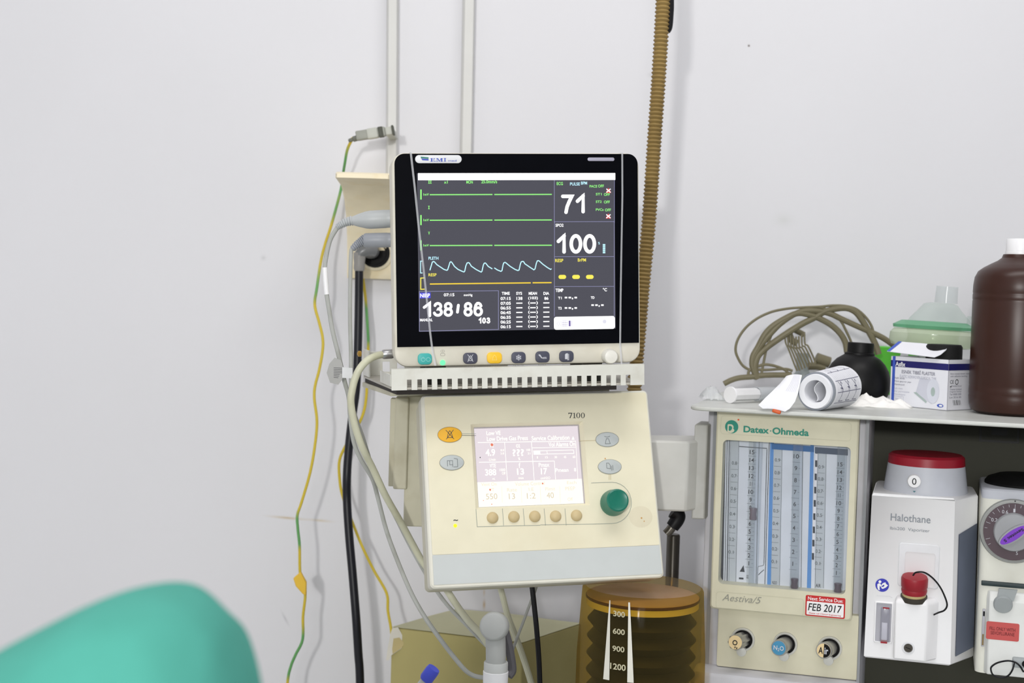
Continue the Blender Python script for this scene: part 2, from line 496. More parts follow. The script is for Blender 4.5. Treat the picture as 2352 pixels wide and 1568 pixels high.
def earth_mat():
    m = mat('earth_wire', (226, 190, 60), 0.5)
    nt = m.node_tree; b = nt.nodes['Principled BSDF']
    tc = nt.nodes.new('ShaderNodeTexCoord'); mp = nt.nodes.new('ShaderNodeMapping')
    mp.inputs['Scale'].default_value = (1, 1, 7)
    nz = nt.nodes.new('ShaderNodeTexNoise'); nz.inputs['Scale'].default_value = 1.0; nz.inputs['Detail'].default_value = 1.5
    rp = nt.nodes.new('ShaderNodeValToRGB')
    rp.color_ramp.elements[0].position = .54; rp.color_ramp.elements[1].position = .60
    rp.color_ramp.elements[0].color = lin((208, 184, 54)); rp.color_ramp.elements[1].color = lin((98, 160, 92))
    nt.links.new(tc.outputs['Object'], mp.inputs[0]); nt.links.new(mp.outputs[0], nz.inputs['Vector'])
    nt.links.new(nz.outputs['Fac'], rp.inputs[0]); nt.links.new(rp.outputs[0], b.inputs['Base Color'])
    return m
ew = earth_mat()
A = [(810, 317, 2.205), (798, 343, 2.22), (792, 375, 2.235), (788, 400, 2.26), (784, 430, 2.262), (776, 463, 2.25), (760, 520, 2.227), (747, 560, 2.211), (737, 600, 2.195), (728, 660, 2.171), (723, 700, 2.17), (733, 740, 2.17), (741, 775, 2.17), (741, 805, 2.17), (733, 850, 2.17), (724, 885, 2.17), (722, 915, 2.17), (728, 968, 2.17), (723, 1025, 2.17), (712, 1086, 2.17), (693, 1152, 2.17), (683, 1183, 2.17), (684, 1213, 2.17), (688, 1253, 2.17), (689, 1312, 2.17), (695, 1341, 2.17), (701, 1367, 2.17), (696, 1415, 2.17), (695, 1468, 2.17), (679, 1503, 2.17), (668, 1530, 2.17), (660, 1570, 2.17), (650, 1700, 2.17), (640, 2600, 2.17)]
a0 = P(*A[0])
t = thing('earth_wire', 'thin yellow and green earth wire hanging from the grey clamp with a yellow tag', 'wire', at(a0))
mb = MB(ew); mb.tube([P(*p) - a0 for p in A], 0.0023, 8, 6); mb.build('sheath', t)
mb = MB(mat('yellow_tag', (232, 190, 62), 0.6))
mb.prism([(q.x, q.z) for q in (P(x, y, 2.17) - a0 for x, y in ((691, 1312), (674, 1327), (680, 1345), (697, 1364), (704, 1366), (704, 1336)))], -.004, .004)
mb.vs = [(x, P(690, 1340, 2.17).y - a0.y + z, y) for x, y, z in mb.vs]
mb.build('tag', t, bevel=.0015, label='yellow tape tag')
Bp = [(834, 640, 2.262), (840, 690, 2.26), (844, 747, 2.25), (846, 789, 2.25), (844, 835, 2.25), (841, 915, 2.24), (829, 963, 2.23), (798, 1016, 2.22), (780, 1056, 2.22), (780, 1099, 2.22), (787, 1139, 2.22), (809, 1198, 2.22), (833, 1257, 2.21), (859, 1310, 2.21), (888, 1362, 2.2), (891, 1402, 2.18), (899, 1450, 2.16), (902, 1500, 2.15)]
mb = MB(ew); mb.tube([P(*p) for p in Bp], 0.0023, 8, 6); tag(mb.build('earth_wire'), 'thin yellow and green wire from behind the thick black cable down to the carton', 'wire')

# corrugated hose hanging behind the monitor
H = [(1560, -2060, 2.05), (1535, -1000, 2.04), (1527, -400, 2.02), (1525, -60, 2.01), (1523, 0, 2.0), (1514, 160, 2.0), (1503, 320, 2.0), (1491, 500, 2.0), (1477, 650, 2.0), (1467, 768, 2.0), (1459, 860, 2.0), (1452, 980, 2.0), (1450, 1100, 2.0), (1452, 1180, 2.0)]
h0 = P(*H[-1])
t = thing('breathing_hose', 'brown corrugated breathing hose hanging on the wall behind the monitor', 'hose', at(h0))
mb = MB(mat('brown_rubber', (146, 122, 72), 0.6, var=0.12, vs=14, dirt=(84, 66, 34), dscale=8, damt=0.7))
hp = spline([P(*p) - h0 for p in H], 8)
ln = [0]
for a_, b_ in zip(hp, hp[1:]): ln.append(ln[-1] + (b_ - a_).length)
rings = []; npt = int(ln[-1] / 0.0056) * 4; j = 0
for i in range(npt + 1):
    d = ln[-1] * i / npt
    while j < len(ln) - 2 and ln[j + 1] < d: j += 1
    k = (d - ln[j]) / (ln[j + 1] - ln[j])
    c = hp[j].lerp(hp[j + 1], k); tt = (hp[j + 1] - hp[j]).normalized()
    x = tt.cross(V3((0, 1, 0))).normalized(); y = tt.cross(x)
    R = (.0085, .0097, .0109, .0097)[i % 4]
    rings.append([c + x * R * cos(2 * pi * q / 16) + y * R * sin(2 * pi * q / 16) for q in range(16)])
mb.loft(rings); mb.build('corrugated_tube', t, smooth=50)
mb = MB(black); S = [(1539, -120), (1541, 0), (1541, 30), (1539, 62), (1534, 74)]
mb.tube([P(x, y, 2.0) - h0 for x, y in S], lambda t: .005 - .002 * t, 8, 5); mb.build('strap', t, label='black strap')
# ------------------------------------------------------------------ patient monitor
G = Fr(1187, 573, 1.766, 8.4, 0, 2.4)
mon = thing('patient_monitor', 'patient monitor with black screen showing vital signs, in cream casing on the slotted tray', 'patient monitor', G.M)
u0, v0, u1, v1 = G.rect(909, 353, 1466, 838)
def hole(mb): pass
mb = MB(cream)
mb.rbox(u0 - .0035, v0, u1 + .0025, v1 + .0012, -.045, -.0015, .017, .004, 7)
mb.build('front_bezel', mon)
mb = MB(cream)
ringz = lambda i, n: [(x, y, n) for x, y in rr(u0 + i, v0 + .002 + i * .3, u1 - i, v1 - i, .015, 5)]
mb.loft([ringz(.05, -.145), ringz(.03, -.135), ringz(.012, -.07), ringz(.004, -.0452)])
mb.build('rear_housing', mon)
g0, h0_, g1, h1 = G.rect(909, 353, 1466, 792)
glass = mat('black_screen_glass', (9, 10, 15), 0.22, spec=0.06, var=0.1)
mb = MB(glass)
top = [p for p in rr(g0, h0_, g1, h1, .0125, 7)]
pl = [p for p in top[:16]] + [(g0, h0_), (g1, h0_)]
mb.prism(pl, -.0015, .0002)
mb.build('screen_glass', mon)
# badge and alarm light
b1 = K(900, 340, 7.127); b2 = K(1250, 340, 7.128); b3 = K(1250, 500, 5.228); b4 = K(900, 560, 6.19); b5 = K(880, 740, 3.7935)
def R(fr, k, x0, y0, x1, y1, n=0.0):
    a, b = k(x0, y0), k(x1, y1)
    return fr.rect(a[0], a[1], b[0], b[1], n)
lilac = mat('badge_white', (226, 228, 232), 0.4); logoblue = mat('logo_blue', (60, 84, 190), 0.5); logogreen = mat('logo_green', (60, 130, 120), 0.5)
mb = MB(lilac); r = R(G, b1, 380, 115, 1142, 248)
mb.rbox(*r, .0002, .0012, .012, .0004, 8)
nb = .0015
mb.m(logogreen)
Q = lambda k, pts, n=0: [G.q(*k(x, y), n) for x, y in pts]
mb.flat(Q(b1, [(470, 140), (600, 152), (600, 178), (475, 168)]), nb)
mb.m(logoblue); mb.flat(Q(b1, [(478, 172), (600, 182), (600, 205), (500, 200)]), nb)
def serif(mb, x0, x1, y0, y1, kind, k, n):
    """slab-serif capitals drawn as strokes"""
    q = lambda x, y: G.q(*k(x0 + (x1 - x0) * x, y0 + (y1 - y0) * y), n)
    bars = {'E': [(.15, 0, .38, 1), (0, 0, .9, .09), (0, .91, 1, 1), (.38, .45, .72, .55), (.8, 0, .9, .28), (.88, .7, 1, 1), (.66, .35, .75, .65)],
            'I': [(.3, 0, .7, 1), (0, 0, 1, .09), (0, .91, 1, 1)],
            'M': [(.12, 0, .18, 1), (.72, 0, .9, 1), (0, 0, .24, .08), (.66, 0, 1, .08), (0, .92, .32, 1), (.6, .92, 1, 1)]}[kind]
    for a, b, c, d in bars: mb.flat([q(a, b), q(c, b), q(c, d), q(a, d)], n)
    if kind == 'M':
        mb.flat([q(.14, 0), q(.3, 0), q(.53, .85), q(.46, 1)], n); mb.flat([q(.72, 0), q(.76, .08), q(.5, 1), q(.44, .9)], n)
serif(mb, 628, 712, 165, 222, 'E', b1, nb); serif(mb, 722, 838, 165, 222, 'M', b1, nb); serif(mb, 850, 890, 163, 220, 'I', b1, nb)
mb.text('med', *R(G, b1, 920, 192, 1056, 222), nb)
mb.build('badge', mon, label='white pill-shaped badge')
mb = MB(mat('alarm_lens', (168, 166, 184), 0.35)); mb.rbox(*R(G, b2, 707, 155, 1147, 213), .0002, .0012, .005, .0004); mb.build('alarm_light', mon)

# the display itself: one surface with its read-outs
dark = emit('display_ground', (78, 78, 87)); wht = emit('display_white', (255, 255, 255), 1.5); grn = emit('display_green', (150, 250, 130), 1.1)
ylw = emit('display_yellow', (246, 232, 90), 1.1); cyn = emit('display_cyan', (190, 240, 255), 1.15); lav = emit('display_lavender', (150, 150, 190)); amber = emit('display_amber', (240, 205, 60), 1.1)
red = emit('display_red', (235, 70, 70), 1.0); blu = emit('display_blue', (80, 80, 225), 1.0); fnt = emit('display_faint', (228, 228, 240), 1.0); purple = emit('display_purple', (110, 95, 160))
n1, n2 = .0007, .0010
mb = MB(dark); s0 = G.rect(960, 398, 1412.5, 758); mb.box(*s0, .0001, .0005)
mb.m(wht); mb.flat([(x, y) for x, y in rr(*G.rect(960, 397.5, 1413, 413.5), .0002, 1)], n1)
def tb(k, s, x0, y0, x1, y1, m, bold=.012, n=n1, fr=G, M=None, shear=0, space=1.0):
    (M or mb).m(m); (M or mb).text(s, *R(fr, k, x0, y0, x1, y1), n, bold, shear, space)
def ls(k, pts, m, wpx, n=n1, fr=G, M=None, closed=False):
    (M or mb).m(m); (M or mb).line([fr.q(*k(x, y)) for x, y in pts], fr.sz(wpx), n, closed)

def capI(x, y, h):
    ls(b1, [(x, y - h / 2), (x, y + h / 2)], grn, 1.6); ls(b1, [(x - 13, y - h / 2), (x + 13, y - h / 2)], grn, 1.2); ls(b1, [(x - 13, y + h / 2), (x + 13, y + h / 2)], grn, 1.2)
capI(607, 557, 40); capI(637, 557, 40); capI(606, 972, 46)
tb(b1, 'x1', 852, 535, 915, 580, grn, .02); tb(b1, 'MON', 1218, 532, 1325, 582, grn, .02); tb(b1, '25.0mm/s', 1462, 522, 1722, 577, grn, .02)
for i, (s_, yy) in enumerate((('V', 1),)):
    tb(b1, s_, 594, 945 + 420 * yy, 622, 998 + 420 * yy, grn, .02)
for i in range(3):
    y = (760, 1178, 1592)[i]
    ls(b1, [(476, y - 82), (476, y + 82)], grn, 3.2)
    tb(b1, '1mV', 515, y - 20, 606, y + 18, grn, .02)
    ls(b1, [(620, y + 3), (1646, y)], grn, 2.4); ls(b1, [(1676, y), (2617, y - 2)], grn, 2.4)
tb(b4, 'PLETH', 520, 182, 662, 225, cyn, .02); tb(b4, 'RESP', 520, 418, 635, 460, ylw, .02)
W1 = [(540, 375), (575, 258), (590, 250), (605, 255), (640, 295), (700, 335), (740, 362), (780, 375), (792, 368), (808, 320), (825, 263), (838, 253), (852, 262), (890, 320), (940, 362), (1000, 390), (1024, 398), (1035, 388), (1052, 310), (1068, 272), (1085, 265), (1102, 272), (1130, 317), (1200, 365), (1268, 400), (1280, 390), (1300, 300), (1312, 275), (1325, 270), (1337, 278), (1370, 320), (1428, 355)]
W2 = [(1455, 340), (1500, 370), (1550, 390), (1565, 378), (1582, 290), (1592, 268), (1608, 262), (1622, 270), (1680, 318), (1750, 362), (1790, 378), (1808, 370), (1825, 290), (1838, 255), (1855, 248), (1872, 252), (1890, 282), (1960, 330), (2018, 368), (2035, 355), (2052, 280), (2066, 242), (2082, 237), (2096, 244), (2150, 292), (2210, 335), (2255, 362), (2270, 353)]
ls(b4, W1, cyn, 2.3); ls(b4, W2, cyn, 2.3)
ls(b4, [(540, 570), (1975, 553)], amber, 2.8); ls(b4, [(2000, 552), (2270, 550)], amber, 2.8)
ls(b4, [(440, 245), (408, 245), (408, 413), (435, 413)], cyn, 2); ls(b4, [(465, 483), (410, 485), (410, 645), (465, 643)], ylw, 2.2)
ls(b4, [(390, 675), (1515, 665), (1515, 1215), (390, 1240)], lav, 1.1, closed=True)
mb.m(blu); mb.flat([G.q(*b4(x, y)) for x, y in ((395, 692), (550, 690), (550, 770), (395, 775))], n1)
tb(b4, 'NIBP', 402, 705, 540, 760, wht, .02, n2)
tb(b4, '07:15', 738, 702, 888, 745, wht, .02); tb(b4, 'mmHg', 1022, 708, 1145, 752, wht, .01)
def digs(k, items, wd):
    """round-ended figures: (figure, x0, x1) list, then y0, y1"""
    for ch, x0, x1, y0, y1 in items:
        h = wd / 2; ex = 0
        for pl in strokes_of(ch):
            pts = [G.q(*k(x0 + h + (x1 - x0 - wd) * a, y1 - h - (y1 - y0 - wd) * b)) for a, b in pl]
            W_ = abs(G.q(*k(x0 + wd, y0))[0] - G.q(*k(x0, y0))[0])
            mb.m(wht); mb.line(pts, W_, n1)
            for c in pts[1:-1] + [pts[0], pts[-1]]: mb.flat(ell(*c, W_ / 2, None, 16), n1 + .00005)
digs(b4, [('1', 440, 558, 822, 1040), ('3', 592, 724, 826, 1034), ('8', 734, 868, 826, 1034), ('/', 913, 964, 852, 988), ('8', 1018, 1148, 826, 1032), ('6', 1160, 1294, 824, 1030)], 38)
digs(b4, [('1', 1232, 1272, 1047, 1132), ('0', 1283, 1336, 1046, 1131), ('3', 1346, 1398, 1045, 1130)], 19)
tb(b4, 'MANUAL', 400, 1060, 578, 1100, wht, .02)
for s_, x0, x1 in (('TIME', 1562, 1675), ('SYS', 1767, 1850), ('MEAN', 1945, 2062), ('DIA', 2154, 2235)): tb(b4, s_, x0, 682, x1, 723, wht, .02)
for i, (s_, y) in enumerate(zip(('07:15', '07:05', '06:55', '06:45', '06:35', '06:25', '06:15'), (776, 844, 910, 976, 1043, 1109, 1176))):
    tb(b4, s_, 1545, y - 22, 1690, y + 22, wht, .02)
    if i == 0:
        tb(b4, '138', 1772, y - 24, 1855, y + 20, wht, .02); tb(b4, '(103)', 1938, y - 28, 2074, y + 22, wht, .02); tb(b4, '86', 2167, y - 24, 2225, y + 18, wht, .02)
    else:
        ls(b4, [(1768, y - 2), (1855, y - 3)], wht, 2.4); ls(b4, [(1965, y - 4), (2045, y - 5)], wht, 2.4); ls(b4, [(2152, y - 6), (2238, y - 7)], wht, 2.4)
        tb(b4, '(', 1938, y - 30, 1960, y + 20, wht, .03); tb(b4, ')', 2050, y - 30, 2074, y + 20, wht, .03)
ls(b2, [(163, 525), (163, 1220)], lav, 1.0); ls(b3, [(122, 40), (120, 1185)], lav, 1.0); ls(b2, [(1148, 525), (1146, 1220)], lav, 1.0); ls(b3, [(838, 40), (838, 1185)], lav, 1.0)
for y in (48, 467, 825): ls(b3, [(122, y), (838, y - 2)], lav, 1.0)
tb(b2, 'ECG', 203, 555, 305, 607, grn, .02); tb(b2, 'PULSE', 420, 562, 582, 613, cyn, .02); tb(b2, 'BPM', 600, 548, 700, 598, cyn, .02); tb(b2, 'PACE', 740, 605, 865, 646, grn, .02); tb(b2, 'OFF', 880, 598, 975, 645, grn, .02)
digs(b2, [('7', 274, 478, 762, 1078), ('1', 514, 663, 754, 1068)], 56)
for a, y in (('ST1', 735), ('ST2', 858), ('PVCs', 988)):
    tb(b2, a, 843, y, 938 if len(a) == 3 else 970, y + 39, grn, .02); tb(b2, 'OFF', 975 if len(a) == 3 else 992, y + 2, 1072 if len(a) == 3 else 1090, y + 48, grn, .02)
for x, y in ((1050, 696), (1048, 1115)):
    mb.m(red); mb.flat([G.q(*b2(x + dx, y + dy)) for dx, dy in ((-44, 38), (-28, 0), (0, -44), (28, 0), (44, 38))], n1)
    ls(b2, [(x - 34, y - 28), (x + 34, y + 30)], wht, 2.2, n2); ls(b2, [(x + 34, y - 28), (x - 34, y + 30)], wht, 2.2, n2)
tb(b3, 'SPO2', 135, 72, 230, 108, wht, .02); digs(b3, [('1', 148, 258, 197, 430), ('0', 302, 456, 196, 430), ('0', 466, 622, 196, 430)], 42); tb(b3, '%', 646, 290, 668, 320, cyn, .01)
for i in range(5): ls(b3, [(702, 325 + i * 23), (732, 325 + i * 23)], cyn, 3.6)
tb(b3, 'RESP', 130, 493, 228, 533, ylw, .02); tb(b3, 'BrPM', 402, 487, 500, 526, ylw, .015)
for x in (170, 335, 500):
    mb.m(ylw); mb.flat(rr(*R(G, b3, x, 685, x + 92, 734), .004, 4), n1)
tb(b3, 'TEMP', 135, 850, 228, 890, wht, .02); tb(b3, '°C', 703, 843, 752, 882, wht, .02)
for s_, x, y, dx, dy in (('T1', 165, 948, 245, 958), ('T2', 165, 1070, 245, 1082), ('TD', 558, 943, 565, 1048)):
    tb(b3, s_, x, y, x + 44, y + 30, wht, .02)
    for ox in (0, 46, 117): ls(b3, [(dx + ox, dy), (dx + ox + 30, dy)], wht, 3.6)
    ls(b3, [(dx + 95, dy + 2), (dx + 92, dy + 20)], wht, 2.6)
mb.m(wht); mb.flat(rr(*R(G, b3, 116, 1184, 848, 1338), .003, 4), n1)
ls(b3, [(180, 1238), (150, 1268), (180, 1300)], fnt, 1.4, n2); ls(b3, [(205, 1238), (175, 1268), (205, 1300)], fnt, 1.4, n2)
for i in range(4): ls(b3, [(212 + 21 * i, 1236), (212 + 21 * i, 1300)], purple, .7, n2); ls(b3, [(212, 1238 + 20 * i), (275, 1238 + 20 * i)], purple, .7, n2)
mb.m(purple); mb.flat(rr(*R(G, b3, 293, 1234, 315, 1302), .0002, 1), n2); ls(b3, [(328, 1234), (328, 1300)], purple, 1, n2)
tb(b3, 'Setup', 450, 1290, 540, 1320, fnt, 0, n2); tb(b3, 'Config', 690, 1290, 775, 1325, fnt, 0, n2)
mb.m(fnt); mb.flat(ell(*G.q(*b3(722, 1245)), .0025), n2)
mb.build('display', mon, smooth=0, label='dark display with green, white and yellow read-outs')

# keys along the bottom
navy = mat('navy_key', (74, 76, 92), 0.5); yel = mat('yellow_key', (250, 200, 48), 0.45); teal = mat('teal_key', (66, 176, 172), 0.45)
keys = [('power_key', teal, 302, 270, 425, 368, ''), ('alarm_silence_key', navy, 697, 265, 822, 362, 'SILENCE'), ('pause_key', yel, 905, 260, 1035, 358, 'PAUSE'), ('freeze_key', navy, 1118, 258, 1242, 355, 'FREEZE'), ('pressure_key', navy, 1327, 252, 1450, 350, 'NIBP'), ('menu_key', navy, 1535, 248, 1660, 345, 'MENU')]
icon = mat('icon_white', (206, 208, 216), 0.6); capt = mat('caption_grey', (150, 148, 140), 0.7)
for i, (nm, m, x0, y0, x1, y1, cap) in enumerate(keys):
    k = MB(m); r = R(G, b5, x0, y0, x1, y1)
    k.rbox(*r, -.002, .0008, .005, .0008, 6)
    cx, cy = (r[0] + r[2]) / 2, (r[1] + r[3]) / 2; e = (r[3] - r[1]) / 2; N = .00095
    k.m(icon)
    C = lambda pts: [(cx + x * e, cy + y * e) for x, y in pts]
    if nm == 'alarm_silence_key':
        k.line(C([(-.4, -.4), (-.25, .2), (0, .5), (.25, .2), (.4, -.4)]), e * .09, N, True); k.line(C([(-.5, .7), (.5, -.6)]), e * .09, N); k.line(C([(.5, .7), (-.5, -.6)]), e * .09, N)
    elif nm == 'freeze_key':
        for a in range(3): k.line(C([(.55 * cos(a * pi / 3 + pi / 2), .55 * sin(a * pi / 3 + pi / 2)), (-.55 * cos(a * pi / 3 + pi / 2), -.55 * sin(a * pi / 3 + pi / 2))]), e * .1, N)
        k.line(C(ell(0, 0, .4, None, 6)), e * .07, N, True)
    elif nm == 'pressure_key':
        k.line(C([(-.7, .4), (-.15, -.2), (.2, -.1), (.7, -.1)]), e * .12, N); k.flat(C([(-.7, .5), (-.4, .4), (-.1, -.1), (-.3, -.05)]), N); k.line(C([(0, -.3), (.75, -.3)]), e * .08, N)
    elif nm == 'menu_key':
        k.flat(C([(-.3, -.5), (.25, -.5), (.25, .55), (-.1, .55), (-.3, .35)]), N); k.line(C([(.1, -.62), (.38, -.62), (.38, .45)]), e * .1, N)
    elif nm == 'pause_key':
        k.m(mat('pale_yellow_print', (255, 224, 120), 0.6)); k.line(C([(-.4, -.4), (-.25, .2), (0, .5), (.25, .2), (.4, -.4)]), e * .09, N, True)
    else:
        k.m(mat('pale_teal_print', (140, 210, 206), 0.6)); k.line(C(ell(-.3, -.1, .35, .35, 14)), e * .09, N, True); k.line(C(ell(.6, -.1, .35, .35, 14)), e * .09, N, True); k.line(C([(-.3, .4), (-.3, .05)]), e * .09, N)
    if cap:
        k.m(capt); k.text(cap, *R(G, b5, (x0 + x1) / 2 - (46 if len(cap) > 5 else 34), y1 + 17, (x0 + x1) / 2 + (46 if len(cap) > 5 else 34), y1 + 30), -.0012)
    k.build(nm, mon, label={'teal': 'teal power key', 'yel': 'yellow key'}.get('teal' if m is teal else 'yel' if m is yel else '', None))
k = MB(capt); k.line(rr(*R(G, b5, 500, 270, 540, 292), .004, 3), .0004, -.0013, True); k.line(rr(*R(G, b5, 503, 242, 537, 260), .0015, 3), .0003, -.0013, True); k.line([G.q(*b5(520, 242)), G.q(*b5(520, 260))], .0003, -.0013); k.build('mains_symbol', mon, smooth=0)
k = MB(emit('green_led', (100, 240, 150), 1.8)); k.flat(ell(*G.q(*b5(520, 352)),   .0034, None, 16), -.0012); k.lathe([(.0034, 0), (.0026, .0012), (0, .0016)], (*G.q(*b5(520, 352)), -.0015)); k.build('power_led', mon, label='glowing green lamp')
kc = G.q(*b5(1966, 295)); kr = G.sz(68 / 3.79)
k = MB(mat('knob_white', (232, 230, 222), 0.3, spec=0.6)); k.lathe([(kr * 1.02, -.002), (kr, .004), (kr * .93, .012), (kr * .8, .0145), (kr * .3, .0155), (0, .0155)], (*kc, 0)); k.build('control_knob', mon, label='round white knob')
zt_ = G.q(1187, 884)[1]
for a in (-.10, .10):
    for n in (-.03, -.115):
        k = MB(mat('foot_rubber', (60, 58, 54), 0.6)); k.lathe([(.013, zt_ - v0 + .002), (.013, .003)], (a, v0, n), (0, 1, 0), 16); k.build('foot', mon)

# two clear straps across the front
st = clear('clear_film', (246, 247, 250), 0.3, 0.25)
def strap(name, pts, wpx, label):
    mb = MB(st); p3 = []
    ctr = [(*G.q(x, y), n) for x, y, n in pts]; wd = G.sz(wpx)
    rings = [[(c[0] - wd / 2, c[1], c[2]), (c[0], c[1], c[2] + .0016), (c[0] + wd / 2, c[1], c[2]), (c[0], c[1], c[2] + .0002)] for c in ctr]
    mb.loft(rings)
    mb.vs = [tuple(G.O + G.U * a + G.V * b + G.N * c) for a, b, c in mb.vs]
    tag(mb.build(name), label, 'strap')
strap('clear_strap', [(943, 349, -.03), (943, 350, .003), (952, 430, .004), (961, 520, .004), (972, 615, .004), (981, 700, .004), (987, 760, .004), (993, 810, .006), (998, 838, .012)], 4.6, 'clear plastic strap slanting over the left of the black screen')
strap('clear_strap', [(1427, 348, -.03), (1428, 351, .003), (1428, 450, .004), (1426, 560, .004), (1424, 680, .004), (1422, 790, .006), (1423, 836, .012)], 4.2, 'clear plastic strap hanging straight down the right of the black screen')

# ------------------------------------------------------------------ slotted tray under the monitor
tray = thing('monitor_tray', 'off-white metal tray with slotted front lip carrying the monitor', 'tray', G.M)
TN = .022
l0, lb, l1, lt = G.rect(899, 842, 1480, 890, TN)
us, cells = [l0], []
k = lambda x: G.q(*b5(x, 520), TN)[0]
xs = [208, 298, 385, 472, 560, 650, 737, 822, 910, 997, 1083, 1170, 1257, 1345, 1430, 1517, 1603, 1690, 1775, 1860, 1945, 2030, 2115]
for i, x in enumerate(xs):
    us += [k(x), k(x + 40)]; cells.append((1 + 2 * i, 1))
us.append(l1)
sl0, sl1 = G.q(*b5(1180, 569), TN)[1], G.q(*b5(1180, 478), TN)[1]
mb = MB(offwhite); mb.plate(us, [lb, sl0, sl1, lt], set(cells), TN - .0025, TN)
mb.box(l0, lt - .0025, l1, lt, TN - .014, TN - .0026)
mb.build('front_lip', tray, smooth=0, bevel=.0006)
bl = G.q(836, 860, -.20)[0]
base = [(l0 + .001, TN - .003), (l1 - .001, TN - .003), (l1 - .001, -.13), (bl + .2, -.21), (bl, -.21)]
mb = MB(mat('tray_floor', (190, 186, 176), 0.5)); mb.loft([[(u, lb + d, n) for u, n in base] for d in (.0005, .003)][::-1]); mb.build('tray_floor', tray)
# left lip in two pieces, upstand at the back
def wallstrip(mb, a, b, h0, h1, th=.0022):
    (ua, na), (ub, nb_) = a, b
    d = V3((ub - ua, nb_ - na, 0)).normalized(); o = V3((-d.y, d.x, 0)) * th
    mb.loft([[(ua, lb + h0, na), (ub, lb + h0, nb_), (ub + o.x, lb + h0, nb_ + o.y), (ua + o.x, lb + h0, na + o.y)], [(ua, lb + h1, na), (ub, lb + h1, nb_), (ub + o.x, lb + h1, nb_ + o.y), (ua + o.x, lb + h1, na + o.y)]])
lerp = lambda t: (l0 + (bl - l0) * t - .0005, TN - .004 + (-.21 - TN + .004) * t)
mb = MB(offwhite); wallstrip(mb, lerp(.02), lerp(.36), .004, .019); mb.build('side_lip', tray, bevel=.0005); mb = MB(offwhite); wallstrip(mb, lerp(.78), lerp(1.0), .004, .04)
mb.build('side_lip', tray, bevel=.0005)
mb = MB(offwhite)
bx = [bl, bl + .018, bl + .026, bl + .036, bl + .046, bl + .056, bl + .066, bl + .2]
mb.plate(bx, [lb + .003, lb + .008, lb + .022, lb + .036], {(2, 1), (4, 1), (6, 0), (6, 1)} - {(6, 0), (6, 1)}, -.2125, -.21)
mb.build('rear_lip', tray, smooth=0, bevel=.0005)
mb = MB(mat('brass_screw', (190, 150, 70), 0.35, metal=0.8)); mb.lathe([(.004, 0), (.004, .003), (.002, .0045)], (bl - .004, lb + .034, -.2), (-1, 0, .3), 12); mb.build('screw', tray)

# ------------------------------------------------------------------ mount behind the screens
F7 = Fr(1245, 1121, 1.762, 11, 17.5, 2.15)
am = thing('tray_bracket', 'aged cream bracket with plate and column under the monitor tray, behind the ventilator panel', 'bracket', at(P(1545, 1170, 1.9)))
ao = P(1545, 1170, 1.9)
def G2(u, v, n): return G.O + G.U * u + G.V * v + G.N * n - ao
pm = mat('aged_bracket', (204, 200, 178), 0.5, dirt=(140, 125, 80), dscale=20, damt=0.4)
pd = pm
mb = MB(pm)
pl = [(G.q(897, 909, -.045)[0], -.045), (l1 - .03, -.045), (l1 - .02, -.13), (bl + .2, -.215), (bl - .002, -.215)]
dn = G.sz(10)
mb.loft([[tuple(G2(u, lb - .0060 - q, n)) for u, n in pl] for q in (.0065, 0.0)]); mb.build('top_plate', am, bevel=.001)
mb = MB(mat('gap_shade', (38, 32, 28), 0.7)); mb.loft([[tuple(G2(u + (.004 if u < 0 else -.004), lb - q, n + .06 if n > -.06 else n)) for u, n in pl] for q in (.0058, .0002)]); mb.build('gap_shade', am, label='dark strip standing in for the shaded gap')  # dark strip added to paint the shade in the gap below the tray
def vbox(mb, x0, y0, x1, y1, Y, d):
    a, b = P(x0, y0, Y) - ao, P(x1, y1, Y) - ao
    zt, zb = max(a.z, b.z), min(a.z, b.z)
    mb.loft([[(a.x, a.y, z), (b.x, a.y, z), (b.x, a.y + d, z), (a.x, a.y + d, z)] for z in (zb, zt)])
mb = MB(pd); vbox(mb, 897, 915, 909, 1117, 1.905, .02); mb.build('bracket_edge', am, bevel=.001)
mb = MB(pm); vbox(mb, 908, 912, 934, 1124, 1.895, .05); mb.build('bracket', am, bevel=.002)
mb = MB(pd); vbox(mb, 934, 908, 1040, 1212, 1.90, .05); mb.build('column', am, bevel=.002)
mb = MB(mat('arm_grey', (206, 206, 202), 0.5, dirt=(150, 146, 130), dscale=14, damt=0.3))
am = thing('support_arm', 'grey angular support arm between the ventilator panel and the anaesthesia machine', 'arm', at(ao))
zt, zb = P(1540, 1010, 1.88).z - ao.z, P(1540, 1171, 1.88).z - ao.z
X = lambda px, Y: P(px, 1090, Y).x - ao.x
plan = [(X(1380, 1.86), 1.865), (X(1500, 1.868), 1.868), (X(1579, 1.868), 1.868), (X(1618, 1.90), 1.90), (X(1640, 1.93), 1.93), (X(1600, 1.95), 1.95), (X(1420, 1.93), 1.93)]
mb.loft([[(x, y - ao.y, z) for x, y in plan] for z in (zb, zt)]); mb.build('arm_block', am, bevel=.003)
mb = MB(mat('arm_flange_grey', (188, 188, 184), 0.5, dirt=(120, 112, 80), dscale=20, damt=0.3))
plan2 = [(X(1588, 1.90), 1.885), (X(1618, 1.90), 1.885), (X(1640, 1.93), 1.93), (X(1604, 1.94), 1.94)]
mb.loft([[(x, y - ao.y, z) for x, y in plan2] for z in (P(1600, 1188, 1.9).z - ao.z, P(1600, 972, 1.9).z - ao.z)]); mb.build('flange', am, bevel=.002)

